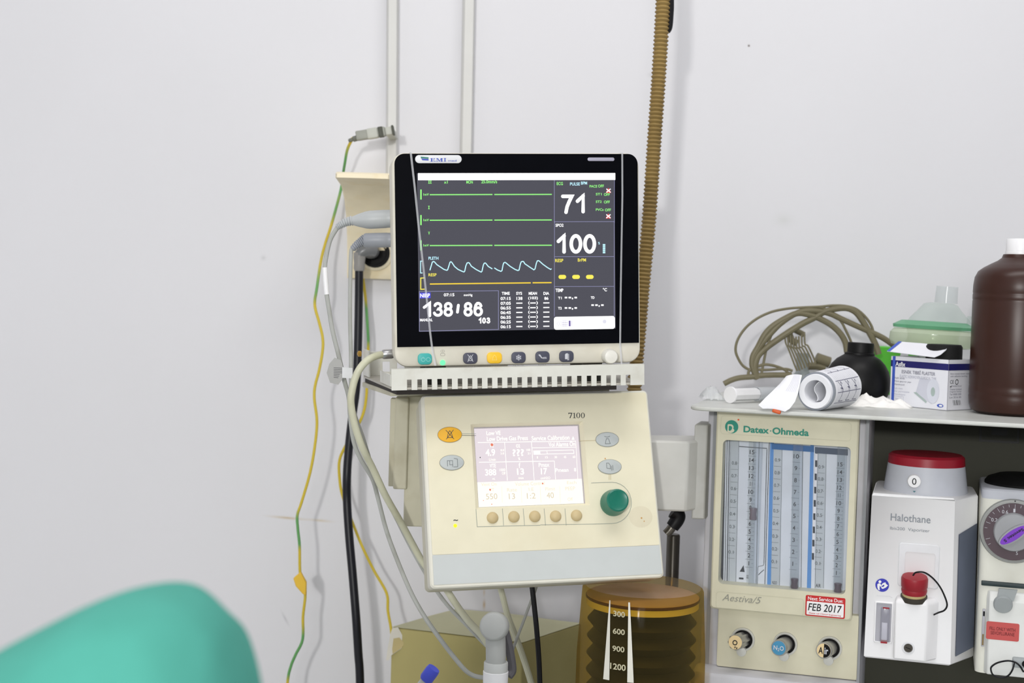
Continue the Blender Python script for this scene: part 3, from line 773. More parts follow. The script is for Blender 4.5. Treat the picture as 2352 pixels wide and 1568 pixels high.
# ------------------------------------------------------------------ ventilator control panel
ven = thing('ventilator_panel', 'cream ventilator control panel with small lit screen and green knob below the monitor', 'ventilator panel', F7.M)
f0 = F7.rect(985, 907, 1502, 1330)
f0 = (F7.q(985, 1121)[0], F7.q(1245, 1331)[1], F7.q(1502, 1121)[0], F7.q(1245, 907)[1])
mb = MB(mat('housing_white', (226, 224, 212), 0.5, dirt=(180, 165, 125), dscale=12, damt=0.25))
o7 = (F7.q(1086, 1070)[0], F7.q(1215, 1166)[1], F7.q(1347, 1070)[0], F7.q(1210, 971)[1])
mb.frame((f0[0] - .0045, f0[1] - .0045, f0[2] + .0025, f0[3] + .003), o7, -.022, .0012, .006, .001, .0016, 5)
mb.build('front_rim', ven)
mb = MB(mat('housing_cream', (208, 204, 184), 0.5, dirt=(165, 150, 105), dscale=12, damt=0.4))
zz = lambda i, n, t=0: [(x, y, n) for x, y in rr(f0[0] - .005 + i, f0[1] - .005 + i, f0[2] + .003 - i, f0[3] + .002 - i - t, .006, 5)]
mb.loft([zz(.02, -.066, .012), zz(.010, -.062, .008), zz(.0008, -.05, .002), zz(.0008, -.0225)])
mb.build('rear_housing', ven)
A_ = K(930, 890, 4.2375); B_ = K(1080, 960, 6.032); C_ = K(1240, 890, 3.335)
q7 = lambda k, pts, n=0: [F7.q(*k(x, y), n) for x, y in pts]
# faceplate with an opening for the screen recess
o7 = (F7.q(1086, 1070)[0], F7.q(1215, 1166)[1], F7.q(1347, 1070)[0], F7.q(1210, 971)[1])
split = F7.q(1245, 1263)[1]
fm = beige
mb = MB(fm)
o_, i_ = (f0[0], split, f0[2], f0[3]), o7
z1, z2 = .0013, .0019
si_ = (F7.q(1094, 1070, -.0058)[0] - .0004, F7.q(1215, 1160, -.0058)[1] - .0004, F7.q(1334, 1070, -.0058)[0] + .0018, F7.q(1210, 981, -.0058)[1] + .0018)
OO = rr(*o_, .002, 3); II = rr(*i_, .001, 3)
mb.loft([[(x, y, z1) for x, y in OO], [(x, y, z2) for x, y in OO], [(x, y, z2) for x, y in II], [(x, y, -.0057) for x, y in rr(*si_, .0006, 3)]], False, False)
pn = .0022; gl = mat('panel_line_grey', (150, 158, 150), 0.6)
tb7 = lambda k, s, x0, y0, x1, y1, m, bold=0, n=pn, sh=0: tb(k, s, x0, y0, x1, y1, m, bold, n, F7, mb, sh)
l7 = lambda k, pts, m, wpx, n=pn, cl=False: ls(k, pts, m, wpx, n, F7, mb, cl)
# 7100 in serif figures
def strokes(k, x0, y0, x1, y1, polys, m, n=pn):
    mb.m(m)
    for pg in polys: mb.flat([F7.q(*k(x0 + (x1 - x0) * a, y0 + (y1 - y0) * b)) for a, b in pg], n)
dk = mat('print_dark', (72, 74, 72), 0.7)
strokes(C_, 215, 195, 245, 236, [[(0, 0), (1, 0), (1, .12), (.55, 1), (.28, 1), (.78, .16), (0, .16)], [(0, 0), (.12, 0), (.1, .3), (0, .3)]], dk)
strokes(C_, 250, 194, 272, 236, [[(.35, .1), (.68, 0), (.68, 1), (.35, 1)], [(.05, .93), (1, .93), (1, 1), (.05, 1)], [(.05, .12), (.35, .06), (.35, .16), (.05, .2)]], dk)
for x in (276, 311):
    mb.m(dk); a = [F7.q(*C_(x + 15 + 15 * cos(t), 215 + 21 * sin(t))) for t in (2 * pi * i / 24 for i in range(25))]; b = [F7.q(*C_(x + 15 + 8 * cos(t), 215 + 18.5 * sin(t))) for t in (2 * pi * i / 24 for i in range(25))]
    for i in range(24): mb.f([mb.v((*p, pn)) for p in (a[i], b[i], b[i + 1], a[i + 1])])
l7(A_, [(550, 450), (690, 452)], gl, .9); l7(A_, [(550, 466), (690, 470)], dk, 1.0)
l7(C_, [(293, 411), (425, 406)], mat('panel_line_tan', (196, 180, 140), 0.6), 1.0)
l7(C_, [(527, 668), (527, 708)], mat('panel_line_tan', (196, 180, 140), 0.6), 1.0); l7(C_, [(539, 668), (539, 708)], mat('panel_line_tan', (196, 180, 140), 0.6), 1.0)
arc = [(580 + 118 * sin(a), 885 - 158 * cos(a)) for a in (pi * i / 12 for i in range(13))]
l7(C_, [(390, 732), (480, 728)] + [(550 + 148 * sin(a), 884 - 158 * cos(a)) for a in (pi * i / 14 for i in range(15))] + [(400, 1046), (0, 1052)], gl, 1.1)
l7(B_, [(965, 1486), (92, 1506), (76, 1262)], gl, 1.1)
for x, xb in ((443, 458), (730, 748), (1020, 1038), (1308, 1325)): l7(B_, [(x, 1255), (xb, 1490)], gl, 1.0)
tb7(A_, '~', 470, 1284, 514, 1300, dk, .02)
mb.m(mat('rub_mark', (224, 216, 190), 0.6)); mb.flat(ell(*F7.q(*C_(770, 990)), F7.sz(28), F7.sz(25), 24), pn - .0002)
mb.m(mat('brown_spot', (200, 150, 80), 0.7))
for x, y, r_ in ((775, 1000, 2), (795, 1024, 1.4), (497, 545, 1.6)): mb.flat(ell(*F7.q(*C_(x, y)), F7.sz(r_), None, 8), pn)
mb.build('faceplate', ven, smooth=30)
mb = MB(mat('grey_panel', (200, 205, 204), 0.5, var=0.02)); mb.prism([(f0[0], f0[1]), (f0[2], f0[1]), (f0[2], split - .0006), (f0[0], split - .0006)], .0013, .0019); mb.build('lower_panel', ven, label='blank blue-grey strip')
# screen
sn = -.0058
mb = MB(emit('vent_screen_upper', (233, 222, 228), 1.0)); sq = lambda pts: [F7.q(*B_(x, y), sn) for x, y in pts]
su = (F7.q(1094, 1070, sn)[0], F7.q(1215, 1160, sn)[1], F7.q(1334, 1070, sn)[0], F7.q(1210, 981, sn)[1])
sm = F7.q(*B_(800, 865), sn)[1]
mb.box(su[0], sm, su[2], su[3], sn - .001, sn); mb.m(emit('vent_screen_lower', (255, 252, 236), 1.15)); mb.box(su[0], su[1], su[2], sm, sn - .001, sn)
sx = lambda x: x
sw = emit('vent_print_white', (255, 254, 238), 1.3); sf = emit('vent_print_faint', (244, 230, 206), 1.0); pinkm = emit('vent_pink', (242, 205, 200), 1.0); greyb = emit('vent_bezel', (172, 168, 178), 1.0); rd = emit('vent_red', (235, 130, 105), 1.0)
s1, s2 = sn + .0002, sn + .0004
def tv(s, x0, y0, x1, y1, m=None, bold=.01): mb.m(m or sw); mb.text(s, *R(F7, B_, x0, y0, x1, y1, sn), s1 + .0001, bold)
def lv(pts, m=None, wpx=1.1): mb.m(m or sw); mb.line([F7.q(*B_(x, y), sn) for x, y in pts], F7.sz(wpx), s1)
tv('Low VE', 225, 178, 420, 235); tv('Low Drive Gas Press', 230, 250, 798, 312); tv('Service Calibration', 850, 243, 1375, 305)
mb.m(sw); mb.flat([F7.q(*B_(x, y), sn) for x, y in ((1405, 298), (1445, 298), (1425, 250))], s1); tv('Vol Alarms On', 1085, 330, 1452, 392)
lv([(105, 338), (1462, 318)], wpx=1.4); lv([(122, 612), (1165, 594)], wpx=1.4); lv([(476, 340), (514, 865)]); lv([(848, 335), (886, 858)]); lv([(852, 412), (1465, 402)]); lv([(1165, 594), (1182, 848)]); lv([(1462, 318), (1490, 850)], wpx=.8)
tv('VE', 270, 352, 325, 405); tv('4.9', 212, 428, 345, 525, bold=.02); tv('8.0', 420, 430, 468, 458, bold=0); tv('3.0', 420, 475, 468, 503, bold=0); tv('L/min', 262, 555, 352, 592, bold=0)
tv('O2', 635, 362, 690, 408); tv('???', 585, 430, 745, 525, bold=.02); tv('100', 778, 425, 832, 455, bold=0); tv('21', 795, 475, 832, 502, bold=0); tv('%', 665, 545, 692, 582)
tv('VTE', 270, 632, 355, 685); tv('388', 205, 705, 360, 795, bold=.02); tv('1000', 405, 698, 485, 735, bold=0); tv('Off', 440, 745, 488, 782, bold=0); tv('mL', 308, 825, 345, 852, bold=0)
tv('f', 672, 618, 695, 690); tv('13', 648, 695, 745, 785, bold=.02); tv('/min', 665, 812, 738, 845, bold=0)
tv('Pmax', 948, 618, 1095, 675); tv('17', 978, 692, 1065, 780, bold=.02); tv('cmH2O', 975, 812, 1108, 845, bold=0); tv('Pmean', 1180, 692, 1360, 745); tv('8', 1438, 690, 1465, 738)
lv([(872, 455), (1430, 442), (1436, 488), (878, 502)], wpx=1.2); lv([(1062, 450), (1068, 498)])
mb.m(sw); mb.flat([F7.q(*B_(x, y), sn) for x, y in ((875, 458), (968, 456), (972, 498), (880, 500))], s1)
for i, s_ in enumerate(('0', '15', '30', '45', '60')): x = 930 + 127 * i; tv(s_, x - (8 if i == 0 else 17), 528 - 2 * i, x + (8 if i == 0 else 17), 560 - 2 * i, bold=0)
tv('Vent On', 152, 892, 365, 938, sf, 0); tv('Volume Control', 620, 882, 1030, 932, sf, 0); tv('Each', 1340, 870, 1470, 912, sf, 0)
for s_, v_, x0, x1, y in (('VT', '550', 218, 375, 970), ('Rate', '13', 535, 620, 968), ('I:E', '1:2', 785, 905, 962), ('Plimit', '40', 1058, 1158, 955), ('PEEP', 'Off', 1350, 1420, 950)):
    c = (x0 + x1) / 2; hw = {'VT': 35, 'I:E': 35}.get(s_, 68)
    tv(s_, c - hw, y, c + hw, y + 48, sf, 0); tv(v_, x0, y + (74 if v_ != 'Off' else 150), x1, y + (154 if v_ != 'Off' else 195), emit('vent_print_tan', (224, 210, 186), 1.0) if v_ != 'Off' else sf, 0)
for x, xb in ((435, 445), (705, 715), (970, 980), (1240, 1250)): lv([(x, 945), (xb, 1170)], emit('vent_line_faint', (250, 240, 215), 1.0), .8)
mb.m(rd)
for x, y, r_ in ((300, 370, 3.4), (275, 992, 2.2), (1003, 905, 1.8), (298, 1192, 1.2), (182, 1140, 1.0)): mb.flat(ell(*F7.q(*B_(x, y), sn), F7.sz(r_), None, 10), s2)
mb.m(dk); mb.flat(ell(*F7.q(*B_(138, 545), sn), F7.sz(1.4), None, 8), s2)
mb.build('screen', ven, smooth=0, label='small lit screen, pale lilac above and cream below')
mb = MB(mat('screen_bezel_grey', (178, 172, 176), 0.5)); mb.frame((si_[0] - .0006, si_[1] - .0006, si_[2] + .0006, si_[3] + .0006), su, sn - .0012, sn, .0006, .0004, .0002, 2); mb.build('screen_bezel', ven)
orange = mat('orange_key', (240, 180, 45), 0.45); ovg = mat('oval_grey', (190, 196, 196), 0.5)
def oval(name, k, x0, y0, x1, y1, m, draw, label=None):
    b = MB(m); r = R(F7, k, x0, y0, x1, y1); cx, cy, rx, ry = (r[0] + r[2]) / 2, (r[1] + r[3]) / 2, (r[2] - r[0]) / 2, (r[3] - r[1]) / 2
    b.loft([[(x, y, n) for x, y in ell(cx, cy, rx * f_, ry * f_, 32)] for n, f_ in ((.0015, 1), (.0026, 1), (.0031, .95))])
    b.m(mat('key_outline', (120, 120, 112), 0.6)); b.line(ell(cx, cy, rx * 1.01, ry * 1.01, 32), .0005, .0024, True)
    b.m(dk if m is orange else mat('oval_icon', (120, 126, 128), 0.6))
    for pts, cl in draw: b.line([(cx + x * ry, cy + y * ry) for x, y in pts], ry * .07, .0033, cl)
    b.build(name, ven, label=label)
bell = ([(-.35, -.4), (-.2, .25), (0, .5), (.2, .25), (.35, -.4)], True)
oval('alarm_silence_key', A_, 318, 387, 550, 535, orange, [bell, ([(-.5, .6), (.5, -.6)], False), ([(.5, .6), (-.5, -.6)], False)], 'orange oval key')
oval('check_key', A_, 337, 660, 570, 805, ovg, [([(-.6, .3), (-.6, -.5)], False), ([(-.6, .25), (.1, .25), (.1, -.6)], False), ([(-.3, .25), (-.3, -.3), (.1, -.3)], False), ([(.3, .55), (.75, .45), (.75, -.6), (.2, -.6)], False)])
oval('alarm_setup_key', C_, 425, 345, 600, 455, ovg, [([(-.35, -.6), (-.15, .1), (.15, .1), (.35, -.6)], True), ([(-.4, .45), (0, .3), (.4, .45)], False)])
oval('menu_key', C_, 443, 553, 620, 663, ovg, [([(-.45, -.2), (-.45, .5), (-.15, .5), (.05, .2), (.05, -.3)], True), ([(.2, .1), (.2, -.55)], False), ([(.4, .2), (.4, -.5)], False)])
tan_ = mat('tan_key', (206, 186, 142), 0.5)
for x, y in ((305, 1383), (600, 1370), (890, 1365), (1178, 1362), (1467, 1352)):
    b = MB(tan_); r_ = F7.sz(13.2); b.lathe([(r_, 0), (r_, .001), (r_ * .85, .0028), (r_ * .5, .0042), (0, .0047)], (*F7.q(*B_(x, y)), .0017), seg=24); b.build('soft_key', ven)
gk = mat('green_knob', (10, 112, 92), 0.3, spec=0.5)
b = MB(gk); kr = F7.sz(30.5); kc = F7.q(*C_(556, 886))
ax = V3((.0, .0, 1))
b.lathe([(kr, 0), (kr, .005), (kr * .95, .008), (kr * .88, .021), (kr * .85, .0235), (kr * .74, .0245), (kr * .5, .0232), (0, .023)], (*kc, .0018), ax, 32); b.build('control_knob', ven, label='round green knob')
b = MB(emit('yellow_green_led', (222, 240, 40), 1.6)); b.lathe([(F7.sz(4.4), 0), (F7.sz(3.5), .0008), (0, .0011)], (*F7.q(*A_(488, 1345)), .0018), seg=14); b.build('power_led', ven, label='glowing yellow-green lamp')
# ------------------------------------------------------------------ anaesthesia machine
Mf = Fr(1800, 1185, 1.845, -16.5)
k6 = K(1580, 920, 4.9); k7 = K(1580, 1200, 4.262)
q = Mf.q
mach = thing('anaesthesia_machine', 'anaesthesia machine with flow tubes, three gas knobs and a grey top shelf', 'anaesthesia machine', Matrix(((Mf.U.x, Mf.V.x, Mf.N.x, Mf.O.x), (Mf.U.y, Mf.V.y, Mf.N.y, Mf.O.y), (Mf.U.z, Mf.V.z, Mf.N.z, Mf.O.z), (0, 0, 0, 1))))
lavg = mat('lavender_grey_enamel', (196, 196, 202), 0.4, dirt=(150, 140, 120), dscale=18, damt=0.25)
mcream = mat('machine_cream', (216, 212, 188), 0.5, dirt=(190, 180, 135), dscale=12, damt=0.25)
bayg = mat('bay_shade_olive', (54, 54, 40), 0.6)  # shelf shade over the beige bay panel is put into this dark olive
SN = .045
sh_t, sh_b = q(1980, 954, SN)[1], q(1980, 963.5, SN)[1]
shl, shr, shbk = q(1581, 930, SN)[0], .44, -.285
FLOOR = -Mf.O.z
cl, cr_ = q(1617, 1250, -.03)[0], q(1987, 1250, -.03)[0]
low = q(1800, 1760, 0)[1]
led = q(1700, 1550, .012)[1]
# shelf with rounded corners, the machine's top
mb = MB(mat('shelf_grey', (206, 208, 204), 0.35, dirt=(150, 148, 135), dscale=20, damt=0.35))
pl = rr(shl, -SN, shr, -shbk, .022, 6)
lay = lambda i, v: [(x + (i if x < 0 else -i), v, -y) for x, y in pl]
mb.loft([[(x, v, -y) for x, y in rr(shl + i, -SN + i, shr - i, -shbk - i, .022, 6)] for v, i in ((sh_b, .0015), (sh_b + .0015, 0), (sh_t - .0015, 0), (sh_t, .0015))][::-1])
mb.build('top_shelf', mach)
mb = MB(lavg)
mb.rbox(cl, low, cr_, sh_b, -.27, -.03, .003, .002); mb.build('flow_column', mach)
mb = MB(mat('column_trim', (150, 152, 156), 0.4)); mb.box(cl + .0075, low + .03, cl + .012, sh_b - .001, -.03, -.0265); mb.build('column_trim', mach); mb = MB(mat('column_trim', (150, 152, 156), 0.4)); mb.box(cr_ - .004, low + .03, cr_, sh_b - .001, -.03, -.018); mb.build('column_trim', mach)
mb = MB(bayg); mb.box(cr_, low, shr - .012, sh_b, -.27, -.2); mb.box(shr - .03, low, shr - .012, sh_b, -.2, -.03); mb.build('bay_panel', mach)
mb = MB(lavg); mb.rbox(cr_ + .01, q(2090, 1420, -.15)[1], shr - .03, q(2090, 1300, -.15)[1], -.2, -.135, .004, .002); mb.build('vaporizer_bar', mach)
mb = MB(lavg); mb.rbox(q(1340, 1600, .03)[0], FLOOR + .12, shr, low, -.27, .035, .01, .004); mb.build('lower_cabinet', mach)
mb = MB(lavg); mb.rbox(cl - .006, low, cr_ + .002, led, -.03, .012, .008, .006); mb.build('ledge', mach)
for a in (q(1380, 1600, .03)[0], shr - .05):
    for n in (-.22, -.02):
        mb = MB(blackm); mb.lathe([(.02, -.022), (.059, -.022), (.06, -.012), (.06, .012), (.059, .022), (.02, .022)], (a, FLOOR + .06, n), (1, 0, 0), 24); mb.box(a - .01, FLOOR + .05, a + .01, FLOOR + .125, n - .01, n + .01); mb.build('caster', mach)
# label plate on the bay wall
mb = MB(mat('label_black', (18, 18, 16), 0.5)); r = Mf.rect(2249, 982, 2341, 1016, -.2); mb.box(*r, -.2, -.1988)
mb.m(mat('label_olive', (48, 48, 36), 0.6)); mb.flat([(r[0] + .003, r[1] + .003), (r[2] - .003, r[1] + .003), (r[2] - .003, r[3]), (r[0] + .003, r[3])], -.1986)
mb.m(mat('label_black', (18, 18, 16), 0.5)); mb.box(r[0] + .016, r[1] + .010, r[2] - .016, r[3] - .002, -.1986, -.1984)
mb.build('rating_plate', mach, smooth=0)
# flow meter front frame
fo = (q(1638.5, 1172)[0], q(1796, 1412)[1], q(1964.5, 1198)[0], sh_b - .0005)
fi = (q(1655, 1176)[0], q(1797, 1353)[1], q(1948, 1196)[0], q(1805, 1018)[1])
mb = MB(mcream); mb.frame(fo, fi, -.0299, 0, .004, .006, .002, 5)
fn = .0003
mb.m(mat('emboss_line', (196, 194, 172), 0.6))
mb.line(rr(q(1655, 1000)[0], q(1800, 1004)[1], q(1954, 1010)[0], q(1800, 962)[1], .004, 3), .0004, fn, True)
mb.line(rr(q(1645, 1380)[0], q(1740, 1405)[1], q(1846, 1385)[0], q(1740, 1366)[1], .004, 3), .0004, fn, True)
tl = mat('brand_teal', (24, 138, 118), 0.5)
def tx(s, k, xl, yl, xr, yr, h, m, bold=0, sh=0, n=fn, M=None, fr=Mf, space=1.0):
    """text from its baseline ends (crop pixels) and height in crop pixels"""
    a, b = fr.q(*k(xl, yl), n), fr.q(*k(xr, yr), n)
    t_ = fr.q(*k(xl, yl - h), n)
    (M or mb).m(m); v = (a[1] + b[1]) / 2
    (M or mb).text(s, a[0], v, b[0], v + (t_[1] - a[1]), n + .0002, bold, sh, space)
c = q(*k6(493, 293)); rad = abs(q(*k6(568, 293))[0] - c[0])
mb.m(tl); mb.flat(ell(*c, rad, None, 36), fn)
mb.m(mcream)
D = [(-.62, -.8), (-.62, .28), (-.5, .38), (-.05, .38), (.2, .25), (.3, 0), (.25, -.25), (.45, -.5), (.3, -.78), (-.1, -.97), (-.5, -.85)]
mb.flat([(c[0] + x * rad, c[1] + y * rad) for x, y in D], fn + .0002)
mb.m(tl); mb.flat([(c[0] + x * rad, c[1] + y * rad) for x, y in [(-.42, -.6), (-.42, .12), (-.15, .14), (.05, 0), (.08, -.25), (-.05, -.5), (-.2, -.62)]][::-1], fn + .0004)
mb.m(mat('brand_orange', (225, 95, 45), 0.5)); mb.flat(ell(*q(*k6(569, 214)), .0013, None, 12), fn)
tx('Datex', k6, 625, 355, 912, 372, 74, tl, .03); tx('Ohmeda', k6, 950, 378, 1360, 398, 78, tl, .03)
mb.m(tl); d_ = q(*k6(931, 340)); mb.flat(ell(*d_, .0009, None, 8), fn)
tx('Aestiva/5', k7, 335, 765, 720, 790, 66, mat('aestiva_grey', (150, 150, 140), 0.6), 0, .35)
# service sticker
mb.m(mat('sticker_red', (196, 26, 30), 0.5))
st0 = (q(*k7(1150, 820))[0], q(*k7(1345, 925))[1], q(*k7(1540, 830))[0], q(*k7(1345, 722))[1])
mb.flat(rr(*st0, .002, 3), fn)
mb.m(mat('sticker_white', (244, 242, 244), 0.6)); w_, h_ = st0[2] - st0[0], st0[3] - st0[1]
mb.flat(rr(st0[0] + w_ * .035, st0[1] + h_ * .06, st0[2] - w_ * .035, st0[3] - h_ * .29, .001, 2), fn + .0002)
mb.m(mat('sticker_white', (244, 242, 244), 0.6)); mb.text('Next Service Due:', st0[0] + w_ * .06, st0[3] - h_ * .235, st0[0] + w_ * .94, st0[3] - h_ * .06, fn + .0002, .012)
mb.m(ink); mb.text('FEB 2017', st0[0] + w_ * .07, st0[1] + h_ * .26, st0[0] + w_ * .92, st0[1] + h_ * .62, fn + .0004, .01, .15)
mb.m(mat('sticker_red', (196, 26, 30), 0.5)); mb.text('Please call Clinical Engineering', st0[0] + w_ * .1, st0[1] + h_ * .09, st0[0] + w_ * .9, st0[1] + h_ * .18, fn + .0004, .01)
mb.build('flowmeter_frame', mach, smooth=30)
# scale plate inside the window
pn_ = -.024
mb = MB(mat('scale_white', (226, 230, 236), 0.5)); mb.box(fi[0] - .002, fi[1] - .002, fi[2] + .002, fi[3] + .002, pn_ - .002, pn_)
n_ = pn_ + .0004
def rc(k, x0, y0, x1, y1, m, n=n_):
    mb.m(m); mb.flat([Mf.q(*k(x, y), pn_) for x, y in ((x0, y0), (x1, y0 + (x1 - x0) * .07), (x1, y1 + (x1 - x0) * .07), (x0, y1))], n)
def col(x0, xb0, x1, xb1, m, y0=440, yb=None, n=n_, yb1=None):
    """strip running down the whole window: x at the top (crop 6) and at the bottom (crop 7)"""
    a, b = k6(x0, y0), k6(x1, y0); c_, d_ = k7(xb0, yb or 640), k7(xb1, yb or 640)
    mb.m(m); mb.flat([Mf.q(*p, pn_) for p in (a, b, d_, c_)], n)
dkst = mat('scale_dark', (52, 56, 62), 0.5); sblu = mat('scale_blue', (92, 150, 214), 0.5); sblu2 = mat('scale_deep_blue', (34, 104, 166), 0.5); sgry = mat('scale_grey', (196, 202, 206), 0.5); sln = mat('scale_line', (110, 116, 118), 0.6)
col(384, 302, 425, 345, dkst); col(440, 358, 447, 364, dkst); col(462, 378, 470, 388, dkst); col(478, 397, 482, 401, sln)
col(484, 402, 572, 466, sgry, n=n_ - .0002); col(574, 466, 578, 470, sln); col(686, 572, 770, 646, sgry, n=n_ - .0002); col(800, 664, 806, 670, sln)
col(886, 742, 893, 748, dkst, 545, 400); col(914, 750, 921, 756, dkst)
for y in (545,): rc(k6, 575, 510, 893, 518, dkst)
mb.m(dkst); mb.line([Mf.q(*k7(x, y), pn_) for x, y in ((745, 400), (738, 418), (690, 428), (683, 445), (680, 590), (660, 605))], .0005, n_); mb.line([Mf.q(*k7(x, y), pn_) for x, y in ((690, 510), (720, 480), (745, 460))], .0008, n_)
mb.flat([Mf.q(*k7(x, y), pn_) for x, y in ((507, 478), (556, 482), (545, 415))], n_)
rc(k7, 500, 535, 545, 552, dkst); rc(k7, 460, 578, 545, 584, dkst)
col(928, 775, 968, 812, sblu); col(1382, 1165, 1420, 1205, sblu); rc(k6, 945, 480, 1420, 545, sblu2, n_ + .0001); rc(k7, 800, 612, 1190, 648, sblu, n_ + .0001)
col(968, 812, 1060, 895, sgry, 545, n=n_ - .0002); col(1060, 895, 1064, 899, sln, 545); col(1180, 1000, 1262, 1085, sgry, 545, n=n_ - .0002); col(1290, 1104, 1297, 1110, sln, 545)
# black and white chequer of the third scale
for i in range(17):
    y = 520 + i * 74.5
    f_ = lambda yy: 1437 + (yy - 520) * (-.0345)
    rc(k6, f_(y), y, f_(y) + 24, y + 74.5, dkst if i % 2 == 0 else mat('sticker_white', (244, 242, 244), 0.6))
col(1464, 1242, 1468, 1246, sln, 540); col(1556, 1326, 1560, 1330, sln, 560); col(1468, 1246, 1556, 1326, sgry, 540, n=n_ - .0002); col(1680, 1430, 1770, 1510, sgry, 560, n=n_ - .0002); rc(k6, 1430, 520, 1800, 590, mat('scale_shade_blue', (70, 84, 104), 0.5), n_ + .0001); rc(k7, 1310, 665, 1400, 695, dkst)
def nums(lst, x0, y0, x1, y1, hpx, wpx, m=ink, tick=0):
    """figures between two full-photo pixel points, evenly spaced"""
    N = len(lst)
    for i, s_ in enumerate(lst):
        t_ = i / (N - 1); x, y = x0 + (x1 - x0) * t_, y0 + (y1 - y0) * t_
        u, v = Mf.q(x, y, pn_); e = Mf.sz(1)
        mb.m(m); ww = wpx * (.3 if s_ == '1' else 1.0 if s_ == '11' else len(s_) if len(s_) < 3 else 2.4)
        mb.text(s_, u - ww * e / 2, v - hpx * e / 2, u + ww * e / 2, v + hpx * e / 2, n_ + .0002, .01)
        if tick:
            dy = (y1 - y0) / (N - 1) / 2
            mb.m(sln); a = Mf.q(x, y + dy, pn_)
            mb.flat([(a[0] - tick * e, a[1] - .0002), (a[0] + tick * e, a[1] - .0002), (a[0] + tick * e, a[1] + .0002), (a[0] - tick * e, a[1] + .0002)], n_)
            mb.flat([(u + tick * e * .7, v - .0002), (u + tick * e * 1.1, v - .0002), (u + tick * e * 1.1, v + .0002), (u + tick * e * .7, v + .0002)], n_)
n15 = [str(i) for i in range(15, 0, -1)]; n10 = [str(i) for i in range(10, 0, -1)]; nd = ['0.%d' % i for i in range(9, 0, -1)]
nums(n15, 1727.5, 1038, 1720, 1293, 10, 5.5, tick=9); nums(n10, 1829, 1047.5, 1821, 1294, 10, 6, tick=9); nums(n15, 1930, 1066, 1921, 1315, 9.5, 5.2, tick=9)
nums(nd[1:], 1687, 1063, 1679, 1267, 8, 5, sln, tick=8); nums(nd, 1786, 1056, 1778, 1289, 8, 5, sln, tick=8); nums(nd, 1886, 1072, 1878, 1293, 8, 5, sln, tick=8)
tx('O2', k7, 572, 545, 592, 545, 34, ink, n=n_ + .0001); tx('N2O', k7, 825, 600, 870, 603, 30, ink, n=n_ + .0001); tx('AIR', k7, 1250, 630, 1300, 634, 34, ink, n=n_ + .0001)
mb.build('scale_plate', mach, smooth=0)
gl_ = clear('flow_tube_glass', (246, 248, 250), 0.04, 0.08)
bob = mat('bobbin_plum', (74, 52, 66), 0.35, spec=0.5); bob2 = mat('bobbin_grey', (120, 108, 116), 0.3, spec=0.5)
for (xt, xb_, yb0, yb1, bm_) in ((1742, 1729, 1166, 1193, bob2), (1834, 1824, 1328, 1350, bob), (1936, 1924, 1339, 1360, bob)):
    tn = -.0135
    a, b = q(xt, 1000, tn), q(xb_, 1352 if xt < 1800 else 1360, tn)
    xm = xb_ + (xt - xb_) * (1350 - (yb0 + yb1) / 2) / 345
    p0, p1 = q(xm - (6 if xt < 1800 else 0), yb0, tn), q(xm - (6 if xt < 1800 else 0), yb1, tn)
    mb = MB(gl_); mb.lathe([(.0062, 0), (.0062, a[1] - b[1] + .01)], (b[0], b[1] - .004, tn), (a[0] - b[0], a[1] - b[1], 0), 16, cap=False)
    tb_ = mb.build('flow_tube', mach)
    mb = MB(bm_); L_ = p0[1] - p1[1]; mb.lathe([(0, 0), (.0046, 0), (.005, L_ * .15), (.0042, L_ * .5), (.005, L_ * .9), (.0046, L_), (0, L_)], (p1[0], p1[1], tn), (0, 1, 0), 16)
    mb.build('bobbin', tb_)
mb = MB(clear('cover_pane', (250, 251, 253), 0.02, 0.06, 0.1)); mb.box(fi[0], fi[1], fi[2], fi[3], -.004, -.003); mb.build('cover_pane', mach)
